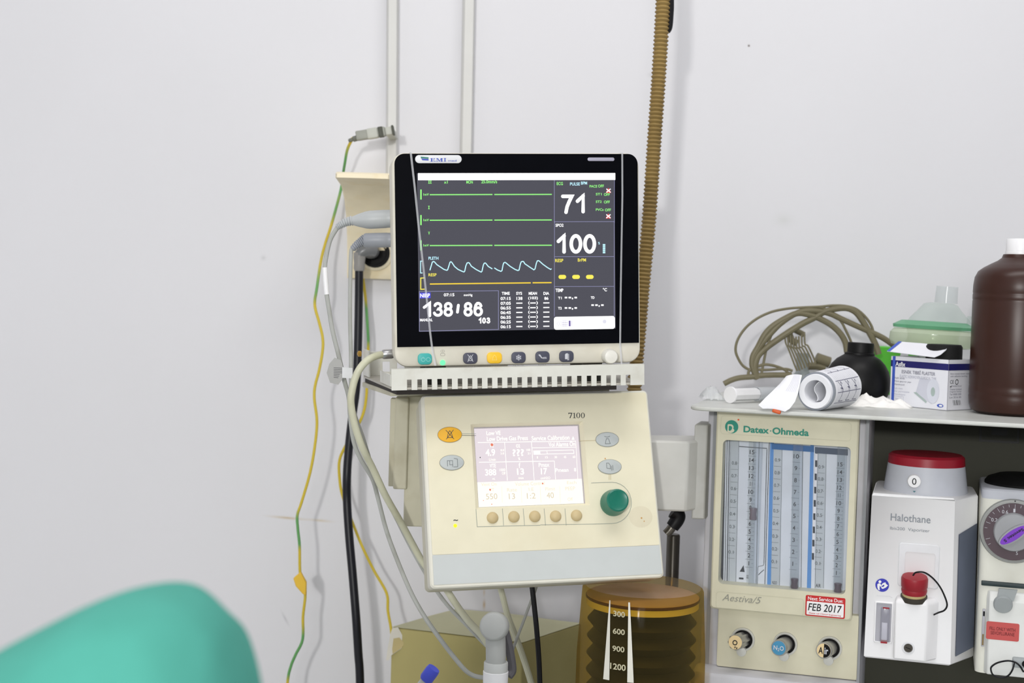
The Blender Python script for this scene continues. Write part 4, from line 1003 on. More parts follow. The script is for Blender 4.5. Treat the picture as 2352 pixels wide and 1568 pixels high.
# knob panel below
kn = -.018
kp = (q(1647, 1480, kn)[0], led + .001, q(1972, 1500, kn)[0], fo[1] + .004)
mb = MB(mcream); mb.rbox(*kp, -.03, kn, .003, .001); mb.build('knob_panel', mach)
ringm = mat('knob_ring', (214, 214, 208), 0.4)
for i, ((cx, cy), (tx_, ty_), nm) in enumerate((((540, 1140), (465, 1170), 'oxygen'), ((955, 1185), (890, 1225), 'nitrous'), ((1390, 1225), (1330, 1250), 'air'))):
    c = q(*k7(cx, cy), kn); R_ = Mf.sz(27)
    b = MB(ringm); b.lathe([(R_ * 1.04, 0), (R_, .004), (R_ * .95, .0045), (R_ * .84, .003), (R_ * .84, .0006)], (*c, kn), seg=32, cap=False); b.lathe([(R_ * .45, 0), (R_ * .42, .006), (R_ * .3, .007), (0, .007)], (c[0] - .001, c[1] - R_ * 1.02, kn), seg=16); b.m(blackm); b.flat(ell(*c, R_ * .86, None, 32), kn + .0005)
    b.build('knob_ring', mach)
    tip = q(*k7(tx_, ty_), kn + .034)
    ax = V3((tip[0] - c[0], tip[1] - c[1], .034)); L_ = ax.length; d = ax.normalized()
    b = MB(mat('knob_aluminium', (176, 176, 174), 0.3, metal=0.7)); rk = Mf.sz(18.5)
    sg = 12 if i == 0 else 40
    rings = [[(0, 0, 0)] * 0]
    if i == 0:
        o_ = V3((*c, kn + .0008)); X_ = V3((0, 1, 0)).cross(d).normalized(); Y_ = d.cross(X_)
        R8 = lambda h, f_: [o_ + d * h + X_ * (rk * f_ * (1.0 if (j // 2) % 2 == 0 else .84) * cos(2 * pi * j / 32)) + Y_ * (rk * f_ * (1.0 if (j // 2) % 2 == 0 else .84) * sin(2 * pi * j / 32)) for j in range(32)]
        b.loft([R8(0, .95), R8(L_ - .001, 1), R8(L_, .95)])
    else:
        b.lathe([(rk * .92, 0), (rk * .95, L_ * .5), (rk, L_ * .75), (rk, L_ - .001), (rk * .95, L_)], (*c, kn + .0008), d, 32)
    kb = b.build('gas_knob', mach)
    cap = (mat('knob_cap_cream', (232, 208, 160), 0.45), mat('knob_cap_blue', (72, 146, 186), 0.45), mat('knob_cap_cream', (232, 208, 160), 0.45))[i]
    X_ = V3((0, 1, 0)).cross(d).normalized(); Y_ = d.cross(X_); o_ = V3((*c, kn + .0008)) + d * L_
    b = MB(cap); b.lathe([(rk * .86, 0), (rk * .84, .0008), (0, .0008)], o_, d, 32)
    loc = lambda x, y, h=.0011: o_ + X_ * (x * rk) + Y_ * (y * rk) + d * h
    if i == 2:
        b.m(blackm); pts = [(.84 * cos(a), .84 * sin(a)) for a in (pi * (j / 16 - .5) for j in range(17))]; b.f([b.v(loc(x + .02, y, .0010)) for x, y in pts])
    def kt(s_, x0, y0, x1, y1, m, rot=0):
        vs, fs = glyphs(s_, .02); b.m(m); k0 = len(b.vs)
        cc, ss = cos(rot), sin(rot)
        for x, y in vs:
            X, Y = x0 + x * (x1 - x0), y0 + y * (y1 - y0); b.vs.append(tuple(loc(X * cc - Y * ss, X * ss + Y * cc, .0013)))
        for f in fs: b.f([j + k0 for j in f])
    if i == 0: kt('O', -.35, -.32, .3, .32, ink, 1.2); kt('2', -.68, -.55, -.4, -.15, ink, 1.2)
    elif i == 1: kt('N', -.62, -.26, -.15, .3, icon); kt('2', -.1, -.36, .12, 0, icon); kt('O', .16, -.26, .66, .3, icon)
    else: kt('A', -.62, -.4, -.06, .4, ink); kt('ir', .12, -.4, .58, .4, icon)
    b.build('knob_cap', kb, label=('cream cap', 'blue cap', 'half cream, half black cap')[i], smooth=30)

# ------------------------------------------------------------------ vaporizers in the bay
def sub(n, px, py, yaw=-16.5):
    h = Mf.q(px, py, n)
    return Fr(0, 0, 0, yaw, 0, 0, o=Mf.O + Mf.U * h[0] + Mf.V * h[1] + Mf.N * n)
V = sub(.005, 2095, 1522)
k8 = K(1960, 1180, 4.041); k9 = K(1960, 940, 5.227)
vq = lambda k, x, y, n=0: V.q(*k(x, y), n)
vap = thing('vaporizer', 'white vaporizer with red filler cap and red-topped grey dial, left in the bay', 'vaporizer', V.M, 'vaporizers')
tl_, tr_, br_, bl_ = V.q(2003, 1131), V.q(2194, 1142), V.q(2183, 1527), V.q(1984, 1511)
vt, vb = (tl_[1] + tr_[1]) / 2, (bl_[1] + br_[1]) / 2
def vring(v, a, b, i=0): return [(a + i, v, -.125), (a + i, v, -.0 - i), (b - i, v, 0 - i), (b + .029 - i, v, -.06), (b + .026 - i, v, -.125)][::-1]
mb = MB(whitep)
mb.loft([vring(vb, bl_[0], br_[0], .002), vring(vb + .002, bl_[0], br_[0]), vring(vt - .004, tl_[0], tr_[0]), vring(vt - .001, tl_[0], tr_[0], .002), vring(vt, tl_[0], tr_[0], .005)][::-1])
tg = mat('vaporizer_print', (136, 142, 150), 0.6)
tx('Halothane', k9, 447, 1335, 925, 1368, 88, tg, .006, fr=V, n=.0003); tx('Ibis200  Vaporizer', k9, 440, 1455, 914, 1485, 48, tg, 0, fr=V, n=.0003)
mb.m(mat('emboss_grey', (222, 222, 226), 0.5)); mb.line([vq(k8, 215, 758), vq(k8, 340, 764), vq(k8, 362, 778)], .0008, .0003)
mb.build('body', vap, bevel=.0015)
# side label panel, on the flank
a = V3((tr_[0], 0, 0)); dir_ = V3((.029, 0, -.06))
mb = MB(mat('slate_panel', (108, 116, 134), 0.5))
pt = lambda t_, v, uo: (uo + .029 * t_ + .0006, v, -.06 * t_ + .0004)
vv = lambda y: V.q(2200, y)[1]
ub, ut = br_[0], tr_[0]
ui = lambda v: ub + (ut - ub) * (v - vb) / (vt - vb)
mb.f([mb.v(pt(t_, v, ui(v))) for t_, v in ((.18, vv(1230)), (.18, vv(1512)), (.96, vv(1506)), (.96, vv(1214)))]); mb.f([mb.v((x + .0005, y, z + .0003)) for x, y, z in mb.vs[:4]][::-1][::-1]); mb.build('side_panel', vap, smooth=0)
# dial
dc = V.q(2125, 1130, -.05)
s_ = V.sz(1, -.05)
mb = MB(mat('dial_grey', (196, 199, 208), 0.45))
mb.lathe([(92 * s_, -.002), (93 * s_, .0015), (92 * s_, .004), (85 * s_, 62 * s_), (84.5 * s_, 64 * s_)], (dc[0], vt, -.055), (0, 1, 0), 40)
for i in range(14):
    pass
dl = mb.build('dial', vap)
mb = MB(mat('dial_red', (150, 20, 40), 0.4)); mb.lathe([(84 * s_, 60 * s_), (85.5 * s_, 61 * s_), (84 * s_, 79 * s_), (78 * s_, 84 * s_), (0, 85 * s_)], (dc[0], vt, -.055), (0, 1, 0), 40); mb.build('dial_cap', dl, label='red dial top')
bz = -.055 + 89 * s_
bc = V.q(2100, 1104.5, bz)
mb = MB(whitep); mb.lathe([(15 * s_, -.004), (15 * s_, .002), (13.5 * s_, .0035), (0, .0038)], (*bc, bz), seg=24); mb.m(ink); mb.text('0', bc[0] - 4.6 * s_, bc[1] - 7.3 * s_, bc[0] + 4.6 * s_, bc[1] + 7.3 * s_, bz + .0042); mb.build('zero_button', dl, label='white button')
mb = MB(tg); q2 = V.q(2100, 1129, bz + .003); mb.m(mat('index_teal', (70, 120, 130), 0.5)); mb.flat([(q2[0] - .0018, q2[1] + .0012), (q2[0] + .0018, q2[1] + .0012), (q2[0], q2[1] - .0012)][::-1], bz + .003)
mb.build('index_mark', dl, smooth=0)
# recess, filler block, cap
mb = MB(mat('recess_white', (226, 227, 231), 0.45))
r0, r1 = vq(k8, 425, 262), vq(k8, 788, 700)
mb.frame((r0[0], r1[1], r1[0], r0[1]), (r0[0] + .008, r1[1] + .002, r1[0] - .005, r0[1] - .011), .0002, .0012, .004, .003, .0008, 4); mb.build('recess_rim', vap)
f0_, f1_ = vq(k8, 385, 800, .02), vq(k8, 668, 1375, .02)
mb = MB(whitep)
mb.loft([[(f0_[0], v, 0), (f0_[0] + .001, v, .02), (f1_[0], v, .02), (f1_[0] + .014, v, 0)] for v in (f1_[1], f0_[1] - .002)] + [[(f0_[0] + .003, f0_[1] + .004, 0), (f0_[0] + .003, f0_[1] + .003, .016), (f1_[0] - .002, f0_[1] + .003, .016), (f1_[0] + .01, f0_[1] + .004, 0)]]); mb.build('filler_block', vap, bevel=.002)
cc = V.q(*k8(563, 745), .012)
fs_ = V.sz(1, .02) / 4.041
mb = MB(mat('gasket_dark', (60, 56, 48), 0.5)); mb.lathe([(121 * fs_, -.002), (121 * fs_, .004), (104 * fs_, .0045), (104 * fs_, .002)], (cc[0], f0_[1] + .002, .008), (0, 1, .18), 28, cap=True); mb.m(mat('thread_cream', (200, 180, 130), 0.5)); mb.lathe([(108 * fs_, .003), (108 * fs_, .009)], (cc[0], f0_[1] + .002, .008), (0, 1, .18), 28); mb.build('filler_neck', vap)
mb = MB(mat('filler_red', (156, 30, 44), 0.45))
o_ = V3((cc[0], f0_[1] + .008, .0085)); d = V3((0, 1, .18)).normalized(); X_ = d.cross(V3((0, 0, 1))).normalized(); Y_ = X_.cross(d)
def rr_(h, r, rib=True): return [o_ + d * (h * fs_) + X_ * (r * fs_ * (1 + (.018 if rib and j % 2 else 0)) * cos(2 * pi * j / 56)) + Y_ * (r * fs_ * (1 + (.018 if rib and j % 2 else 0)) * sin(2 * pi * j / 56)) for j in range(56)]
mb.loft([rr_(0, 100, False), rr_(12, 112, False), rr_(40, 116), rr_(60, 110), rr_(75, 118), rr_(150, 120), rr_(172, 112, False), rr_(180, 60, False)])
fc = mb.build('filler_cap', vap, label='red filler cap')
topc = o_ + d * (181 * fs_)
mb = MB(black)
cw = [(555, 568, .028), (580, 543, .035), (650, 540, .036), (720, 580, .034), (790, 655, .03), (840, 745, .028), (870, 840, .026), (845, 893, .022), (790, 915, .016), (735, 940, .006)]
mb.tube([V3((*V.q(*k8(x, y), n), n)) for x, y, n in cw], .0011, 8, 6); mb.build('cap_cord', vap, label='black cord')
sc_ = V.q(*k8(510, 1243), .02); mb = MB(mat('recess_white', (226, 227, 231), 0.45)); mb.lathe([(58 * fs_, 0), (56 * fs_, .0006), (44 * fs_, .0006)], (*sc_, .0202), seg=24, cap=False); mb.m(darksteel); mb.lathe([(40 * fs_, 0), (38 * fs_, .0012), (0, .0012)], (*sc_, .0204), seg=20); mb.m(blackm); mb.line([(sc_[0] - .003, sc_[1] + .001), (sc_[0] + .003, sc_[1] - .001)], .0008, .0218); mb.build('screw', vap)
g0_, g1_ = vq(k8, 215, 820), vq(k8, 345, 1190)
mb = MB(mat('gauge_grey', (176, 176, 184), 0.5)); mb.prism([(g0_[0], g1_[1]), (g1_[0], g1_[1]), (g1_[0], g0_[1]), (g0_[0], g0_[1])], -.0005, .0003)
mb.m(whitep); mb.frame((g0_[0] - .002, g1_[1] - .002, g1_[0] + .002, g0_[1] + .002), (g0_[0], g1_[1], g1_[0], g0_[1]), .0001, .0016, .002, .001, .0008, 3)
mb.m(clear('sight_glass', (225, 225, 232), 0.25)); a, b = vq(k8, 258, 860), vq(k8, 330, 1185); mb.rbox(a[0], b[1], b[0], a[1], .0005, .0035, .001, .0008)
gg = mb.build('sight_gauge', vap)
a, b = vq(k8, 264, 1003), vq(k8, 312, 1168); mb = MB(whitep); mb.rbox(a[0], b[1], b[0], a[1], .0007, .003, .0008, .0006); mb.m(mat('filler_red', (156, 30, 44), 0.45)); mb.box(a[0] - .0004, b[1] - .0042, b[0] + .0004, b[1], .0007, .003); a, b = vq(k8, 275, 858), vq(k8, 335, 876); mb.box(a[0], b[1], b[0], a[1], .0037, .0041); mb.build('float', gg)
a = vq(k8, 268, 660); R_ = V.sz(15.3)
mb = MB(mat('mandatory_blue', (52, 56, 180), 0.5)); mb.flat(ell(*a, R_, None, 36), .0004); mb.m(whitep)
Cc = lambda pts: [(a[0] + x * R_, a[1] + y * R_) for x, y in pts]
mb.flat(ell(a[0] - .35 * R_, a[1] + .5 * R_, .22 * R_, None, 16), .0007)
mb.flat(Cc([(-.7, -.35), (-.72, .1), (-.5, .25), (-.25, .2), (-.1, -.1), (-.15, -.3), (-.35, -.1), (-.35, -.6), (-.3, -.8), (-.55, -.75)]), .0007); mb.flat(Cc([(-.15, -.05), (.05, .3), (.45, .5), (.55, .25), (.85, .05), (.55, -.3), (.1, -.55), (-.1, -.45), (-.12, -.2), (.15, -.28), (.35, .0), (.2, .1), (.0, -.1)]), .0007)
mb.build('read_manual_sticker', vap, smooth=0, label='round blue sticker of a reading figure')

# second vaporizer
Wf = sub(-.004, 2330, 1545)
va2 = thing('vaporizer', 'cream vaporizer with round plum dial and purple pointer at the right edge of the bay', 'vaporizer', Wf.M, 'vaporizers')
a, b = Wf.q(2248, 1330)[0], .115
vt2, vb2 = Wf.q(2300, 1122)[1], Wf.q(2300, 1549)[1]
v2t = Wf.q(2300, 1147)[1]
mc2 = mat('vaporizer_cream', (226, 226, 216), 0.45, dirt=(190, 180, 140), dscale=15, damt=0.25)
mb = MB(mc2); mb.loft([[(x, v, -y) for x, y in rr(a, 0, .11, .125, .010, 5)] for v in (vb2, v2t)][::-1]); mb.build('body', va2)
mb = MB(mat('dial_grey', (196, 199, 208), 0.45)); mb.loft([[(x, v, -y) for x, y in rr(a + i, 0 + i, .11 - i, .125 - i, .010, 5)] for v, i in ((v2t, 0), (vt2 - .003, -.0004), (vt2 - .001, .001), (vt2, .004))][::-1]); mb.build('top_band', va2)
mb = MB(blackm); t0 = Wf.q(2262, 1130, -.03)[0]; mb.lathe([(.05, -.001), (.05, .003), (.046, .008), (.034, .0125), (.0, .014)], (t0 + .05, vt2, -.06), (0, 1, 0), 36); mb.build('top_cap', va2, label='black domed top')
dc = Wf.q(2327, 1219); e = Wf.sz(1)
mb = MB(mat('dial_rim_grey', (150, 152, 150), 0.4)); mb.lathe([(74 * e, 0), (74 * e, .002), (72 * e, .005), (66 * e, .0055)], (*dc, 0), seg=48)
mb.m(mat('dial_plum', (82, 66, 74), 0.45)); mb.lathe([(65.5 * e, .0054), (65.5 * e, .0075), (0, .0075)], (*dc, 0), seg=48)
mb.m(icon)
for i in range(-11, 12):
    an = pi / 2 - .02 - i * .215
    r1_ = 63 * e; r0_ = (53 if i % 3 == 0 else 57) * e
    if i % 3 == 1 and abs(i) > 6: continue
    mb.line([(dc[0] + r0_ * cos(an), dc[1] + r0_ * sin(an)), (dc[0] + r1_ * cos(an), dc[1] + r1_ * sin(an))], .0004, .0078)
for s_, an in (('1', 90), ('0.6', 114), ('0.2', 150), ('5', -79), ('2', 40), ('3', 5)):
    an = radians(an); c = (dc[0] + 49 * e * cos(an), dc[1] + 49 * e * sin(an)); hw = 2.2 * e * len(s_); mb.text(s_, c[0] - hw, c[1] - 4 * e, c[0] + hw, c[1] + 4 * e, .0078)
mb.m(ink); mb.lathe([(1.6 * e, 0), (1.6 * e, .0004), (0, .0004)], (dc[0] + 1 * e, dc[1] + 70 * e, .0052), seg=8)
d2 = mb.build('dial', va2, smooth=30)
mb = MB(mat('dial_hub_grey', (158, 160, 164), 0.4)); mb.lathe([(44 * e, .007), (43 * e, .014), (41 * e, .0155), (0, .0155)], (*dc, 0), seg=40)
an = radians(38)
pe = ell(dc[0] - 1 * e, dc[1] - 2 * e, 38 * e, 14 * e, 32, an)
mb.loft([[(x, y, n) for x, y in pe] for n in (.015, .026)]); mb.build('dial_hub', d2)
mb = MB(mat('pointer_purple', (120, 52, 190), 0.45)); mb.loft([[(x, y, n) for x, y in ell(dc[0] - 1 * e, dc[1] - 2 * e, 35 * e, 11 * e, 32, an)] for n in (.0261, .0266)])
mb.m(ink); vs_, fs__ = glyphs('Sevotec 5', .02, 0, 1.0); k0 = len(mb.vs)
for x, y in vs_:
    X, Y = (x - .5) * 50 * e, (y - .5) * 7 * e; X, Y = -X, -Y; mb.vs.append((dc[0] - e + X * cos(an) - Y * sin(an), dc[1] - 2 * e + X * sin(an) + Y * cos(an), .0269))
for f in fs__: mb.f([j + k0 for j in f])
mb.build('pointer', d2, label='purple oval pointer', smooth=30)
mb = MB(mat('seal_green_black', (38, 54, 56), 0.5)); r = (Wf.q(2254, 1338)[0], Wf.q(2290, 1346)[1], .09, Wf.q(2290, 1335)[1]); mb.rbox(r[0], r[1], r[2], r[3], 0, .003, .001, .001); mb.build('seal_strip', va2)
mb = MB(mat('filler_white', (226, 228, 226), 0.45)); x0 = Wf.q(2262, 1450)[0]; ytop = Wf.q(2290, 1352)[1]; yb = Wf.q(2290, 1545)[1]
mb.loft([[(x, v, y) for x, y in ((x0, 0), (x0 + .004, .012), (.085, .012), (.09, 0))] for v in (yb, ytop - .012)] + [[(x, ytop - .002, y) for x, y in ((x0 + .001, 0), (x0 + .005, .004), (.084, .004), (.089, 0))]]); mb.build('filler_block', va2, bevel=.0015)
lv_ = Wf.q(2304, 1387, .016); mb = MB(mat('lever_grey', (158, 164, 166), 0.45)); mb.lathe([(21 * e, 0), (21 * e, .004), (19 * e, .006), (0, .006)], (*lv_, .0118), (0, -.25, 1), 28); mb.loft([[(lv_[0] + x * e, lv_[1] + y * e, n) for x, y in ((-14, 8), (22, 8), (30, 34), (-10, 34))] for n in (.010, .015)]); mb.build('filler_lever', va2)
mb = MB(mat('sticker_brick', (196, 84, 82), 0.55)); r = Wf.rect(2265, 1429, 2341, 1470, .0122); mb.prism(rr(*r, .002, 3), .0121, .0124); mb.m(mat('sticker_dark_red', (120, 40, 42), 0.6)); w_, h_ = r[2] - r[0], r[3] - r[1]; mb.text('FILL ONLY WITH', r[0] + w_ * .1, r[1] + h_ * .53, r[0] + w_ * .88, r[1] + h_ * .72, .0127, .01); mb.text('SEVOFLURANE', r[0] + w_ * .14, r[1] + h_ * .28, r[0] + w_ * .86, r[1] + h_ * .47, .0127, .01); mb.build('filler_sticker', va2, smooth=0, label='brick red sticker')
mb = MB(mat('gauge_grey', (176, 176, 184), 0.5)); r = Wf.rect(2255, 1397, 2262, 1484); mb.rbox(r[0], r[1], r[2], r[3], 0, .002, .001, .0005); mb.m(mat('gauge_amber', (130, 110, 70), 0.4)); mb.box(r[0] + .0008, r[1] + .002, r[2] - .0008, r[1] + .016, .002, .0024); mb.m(blackm); mb.box(r[0] + .0008, r[3] - .009, r[2] - .0008, r[3] - .003, .002, .0024); mb.build('sight_gauge', va2)
mb = MB(black); k8c = [(1580, 1465, .022), (1545, 1410, .024), (1500, 1375, .022), (1430, 1362, .02), (1340, 1380, .018), (1285, 1415, .018), (1278, 1450, .018), (1300, 1495, .018), (1360, 1515, .018), (1430, 1505, .018), (1475, 1450, .02), (1495, 1378, .019), (1500, 1365, .014)]
mb.tube([V3((*Wf.q(*k8(x, y), n), n)) for x, y, n in k8c], .0011, 8, 5); mb.build('cord', va2, label='black looped cord')
r = Wf.rect(2325, 1508, 2352, 1530, .012); mb = MB(mat('lever_grey', (158, 164, 166), 0.45)); mb.rbox(r[0], r[1], r[2] + .012, r[3], .0115, .02, .002, .001); mb.m(blackm); mb.lathe([(.004, 0), (.004, .002), (0, .002)], (r[2] + .001, (r[1] + r[3]) / 2, .02), seg=14); mb.build('drain_plug', va2)
# ------------------------------------------------------------------ things on the top shelf
SO = Mf.O + Mf.V * sh_t
ZS = SO.z
def S(px, py): return hit(px, py, SO, V3((0, 0, 1)))
def SF(p, yaw): return Fr(0, 0, 0, yaw, 0, 0, o=p)
def scl(p): return (p - EYE).dot(FW) / FPX

# brown bottle
p = S(2326, 958); e = scl(p) * 1.03
view = V3((p.x, p.y, 0)).normalized(); rB = 99 * e
o = p + view * rB
o.z = ZS + .0002
bot = thing('brown_bottle', 'large brown plastic bottle with white screw cap at the right end of the shelf', 'bottle', at(o))
bm_ = mat('brown_bottle_plastic', (52, 23, 12), 0.35, spec=0.4, var=0.06)
e = scl(o)
zy = lambda y: (957 + 4 - y) * e
mb = MB(bm_)
mb.lathe([(0, .001), (rB * .80, .0002), (rB * .93, .004), (rB * .985, .014), (rB, .022), (rB * .992, .0245), (rB, .027), (rB, .0335), (rB * .992, .036), (rB, .0385), (rB, zy(705)), (rB * .992, zy(702)), (rB, zy(699)), (rB, zy(690)), (rB * .992, zy(687)), (rB, zy(684)), (rB * .995, zy(668)), (rB * .97, zy(650)), (rB * .9, zy(636)), (rB * .78, zy(627)), (rB * .62, zy(618)), (rB * .48, zy(611)), (rB * .39, zy(604)), (rB * .37, zy(598)), (rB * .36, zy(596)), (0, zy(596))], (0, 0, 0), (0, 0, 1), 88)
mb.build('bottle_body', bot, smooth=30)
mb = MB(whitep); ck = zy(598); rc_ = 31 * e
rib = lambda h, r, k=0: [V3((r * (1 - (k if j % 2 else 0)) * cos(2 * pi * j / 64), r * (1 - (k if j % 2 else 0)) * sin(2 * pi * j / 64), h)) for j in range(64)]
mb.loft([rib(ck + .0005, rc_ * 1.03), rib(ck + .005, rc_ * 1.03), rib(ck + .0054, rc_ * .96), rib(ck + .006, rc_, .015), rib(ck + .0205, rc_ * .985, .015), rib(ck + .0215, rc_ * .95), rib(ck + .022, rc_ * .5)]); mb.build('screw_cap', bot, label='white screw cap')

# tape box with its lid flap open
c = S(2175, 943.5) + V3((0, 0, .0004))
B1 = SF(c, -52)
W_, D_ = abs(B1.q(2043, 922)[0]), .062
H_ = B1.q(2176, 826)[1]
box = thing('tape_box', 'white and navy surgical tape carton with open flap on the shelf beside the brown bottle', 'box', B1.M)
card = mat('carton_white', (234, 235, 242), 0.6, var=0.015); nvy = mat('carton_navy', (32, 30, 104), 0.5); bstr = mat('carton_blue', (64, 92, 190), 0.5)
mb = MB(card); th = .0008
for (a0, b0, a1, b1) in ((-W_, -th, 0, 0), (-W_, -D_, 0, -D_ + th), (-W_, -D_, -W_ + th, 0), (-th, -D_, 0, 0)):
    mb.loft([[(a0, v, b1), (a1, v, b1), (a1, v, b0), (a0, v, b0)] for v in (0, H_)])
mb.box(-W_, 0, 0, th, -D_, 0)
kz = K(2020, 760, 7.842)
F2 = Fr(0, 0, 0, 38, 0, 0, o=c)      # right-hand face
hx = H_
mb.m(nvy)
nt_, nb2 = H_ * .92, H_ * .79
mb.flat([(-W_, nb2), (0, nb2), (0, nt_), (-W_, nt_)], .0002)
mb.f([mb.v((.0002, v, n)) for v, n in ((nb2, 0), (nb2, -D_), (nt_, -D_), (nt_, 0))])
mb.m(bstr); mb.flat([(-W_ + .003, .006), (-W_ + .0075, .006), (-W_ + .0075, H_), (-W_ + .003, H_)], .0004)
fr1 = lambda x0, y0, x1, y1: (-W_ + (x0) * W_, (1 - y1) * H_, -W_ + x1 * W_, (1 - y0) * H_)
mb.m(whitep); mb.text('Asfix', *fr1(.085, .105, .26, .2), .0005, .02)
mb.m(mat('carton_print_grey', (112, 112, 130), 0.6)); mb.text('ESNEK TIBBİ FLASTER', *fr1(.2, .245, .78, .335), .0004, .004)
mb.m(mat('carton_print_pale', (176, 178, 192), 0.6)); mb.text('ELASTIC NONWOVEN SURGICAL TAPE', *fr1(.17, .365, .8, .425), .0004, .0)
mb.m(mat('carton_print_grey', (112, 112, 130), 0.6)); mb.text('Hafif, esnek', *fr1(.08, .42, .26, .46), .0004); mb.text('Hava geçiren yapı', *fr1(.08, .485, .37, .525), .0004); mb.text('Hipoalerjenik', *fr1(.08, .55, .26, .59), .0004)
mb.m(mat('carton_print_pale', (176, 178, 192), 0.6)); mb.text('Light, elastic', *fr1(.08, .63, .23, .67), .0004); mb.text('Air permeable', *fr1(.08, .69, .35, .73), .0004); mb.text('Hypoallergenic', *fr1(.08, .75, .28, .79), .0004)
mb.line([(-W_ + .08 * W_, .1 * H_), (-W_ + .25 * W_, .1 * H_), (-W_ + .25 * W_, .19 * H_), (-W_ + .08 * W_, .19 * H_)], .0003, .0004, True); mb.text('10cm x 10m', *fr1(.1, .835, .23, .875), .0004); mb.line([(-W_ + .08 * W_, .03 * H_), (-W_ + .17 * W_, .03 * H_), (-W_ + .17 * W_, .085 * H_), (-W_ + .08 * W_, .085 * H_)], .0003, .0004, True)
# printed picture of a roll of tape
pc = lambda x, y: (-W_ + x * W_, (1 - y) * H_)
mb.m(mat('roll_shade', (206, 208, 220), 0.6)); mb.flat([pc(.52, .40), pc(.76, .44), pc(.74, .90), pc(.6, .80), pc(.46, .70)], .0003)
mb.m(mat('roll_core_green', (170, 186, 182), 0.6)); mb.flat([pc(.42, .70), pc(.47, .69), pc(.66, .86), pc(.64, .89)], .0004)
mb.m(mat('roll_face', (216, 219, 230), 0.6)); mb.flat(ell(*pc(.755, .64), .105 * W_, .245 * H_, 32), .0005); mb.m(mat('roll_core_green', (170, 186, 182), 0.6)); mb.flat(ell(*pc(.755, .655), .036 * W_, .09 * H_, 24), .0006)
mb.m(bstr); mb.flat(ell(*pc(.885, .915), .055 * W_, .035 * H_, 24), .0004); mb.m(whitep); mb.flat(ell(*pc(.895, .915), .03 * W_, .02 * H_, 16), .0006)
# print on the right face (drawn in the face's own directions)
def side(draw):
    k0 = len(mb.vs); draw()
    for i in range(k0, len(mb.vs)):
        x, y, z = mb.vs[i]; mb.vs[i] = (z, y, -x)
mb.m(mat('carton_print_grey', (112, 112, 130), 0.6))
def sd():
    mb.text('Non woven elastic tape', .004, .70 * H_, .046, .74 * H_, .0003); mb.text('with adhesive backing', .004, .65 * H_, .042, .69 * H_, .0003)
    mb.m(ink); mb.text('CE', .004, .53 * H_, .012, .6 * H_, .0003); mb.line(ell(.019, .56 * H_, .0032, None, 14), .0010, .0003, True); mb.flat([(.004, .46 * H_), (.0075, .46 * H_), (.0075, .50 * H_), (.006, .48 * H_), (.004, .475 * H_)], .0003)
    mb.m(mat('carton_print_grey', (112, 112, 130), 0.6))
    for i, y in enumerate((.46, .40, .35, .30, .24)): mb.text(('Medikal Sanayi', 'Ticaret Limited', 'Organize Sanayi', 'Tel 0000 000', 'Lot 2016 05')[i], .009 if i == 0 else .004, y * H_, .03, (y + .035) * H_, .0003)
    mb.m(ink)
    for i, wd in enumerate((.0006, .0010, .0005, .0014, .0006, .0010, .0005)): mb.line([(.012 + i * .0026, .2 * H_), (.0145 + i * .0026, .1 * H_)], wd, .0003)
side(sd)
mb.build('carton', box, smooth=0)
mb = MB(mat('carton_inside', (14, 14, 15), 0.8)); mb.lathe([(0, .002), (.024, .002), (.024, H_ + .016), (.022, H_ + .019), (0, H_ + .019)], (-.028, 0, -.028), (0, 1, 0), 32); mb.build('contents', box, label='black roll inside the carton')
# flap: hinged on the left end's top edge, falling open across the front
fp = [(2037, 806, .006), (2064, 784, -.016), (2120, 788, -.016), (2178, 795, -.016), (2172, 804, -.006), (2160, 814, .002), (2146, 820, .008), (2090, 813, .007)]
fl = [V3((*B1.q(x, y, n), n)) for x, y, n in fp]
mb = MB(card)
nrm = (fl[1] - fl[0]).cross(fl[3] - fl[0]).normalized()
if nrm.y < 0: nrm = -nrm
mb.loft([[v - nrm * .0007 for v in fl], fl])
mb.m(bstr); mb.f([mb.v(v + nrm * .0004) for v in (fl[0], fl[0].lerp(fl[7], .14), fl[1].lerp(fl[2], .14), fl[1])])
mb.build('lid_flap', box, smooth=0)

# green carton behind it
g = S(2030, 912); B2 = SF(g + V3((.012, .062, 0)), -62)
gb = MB(mat('green_carton', (92, 196, 60), 0.55)); hg = B2.q(2034, 797)[1]
gb.loft([[(x, v, n) for x, n in ((-.035, 0), (.055, 0), (.055, -.035), (-.035, -.035))] for v in (.0003, hg)])
gb.m(card); gb.flat([(.030, .0003), (.055, .0003), (.055, hg), (.042, hg), (.034, hg * .7), (.029, hg * .4)], .0003)
tag(gb.build('green_carton', None, B2.M, smooth=0, bevel=.0008), 'bright green carton standing behind the white tape box', 'box')

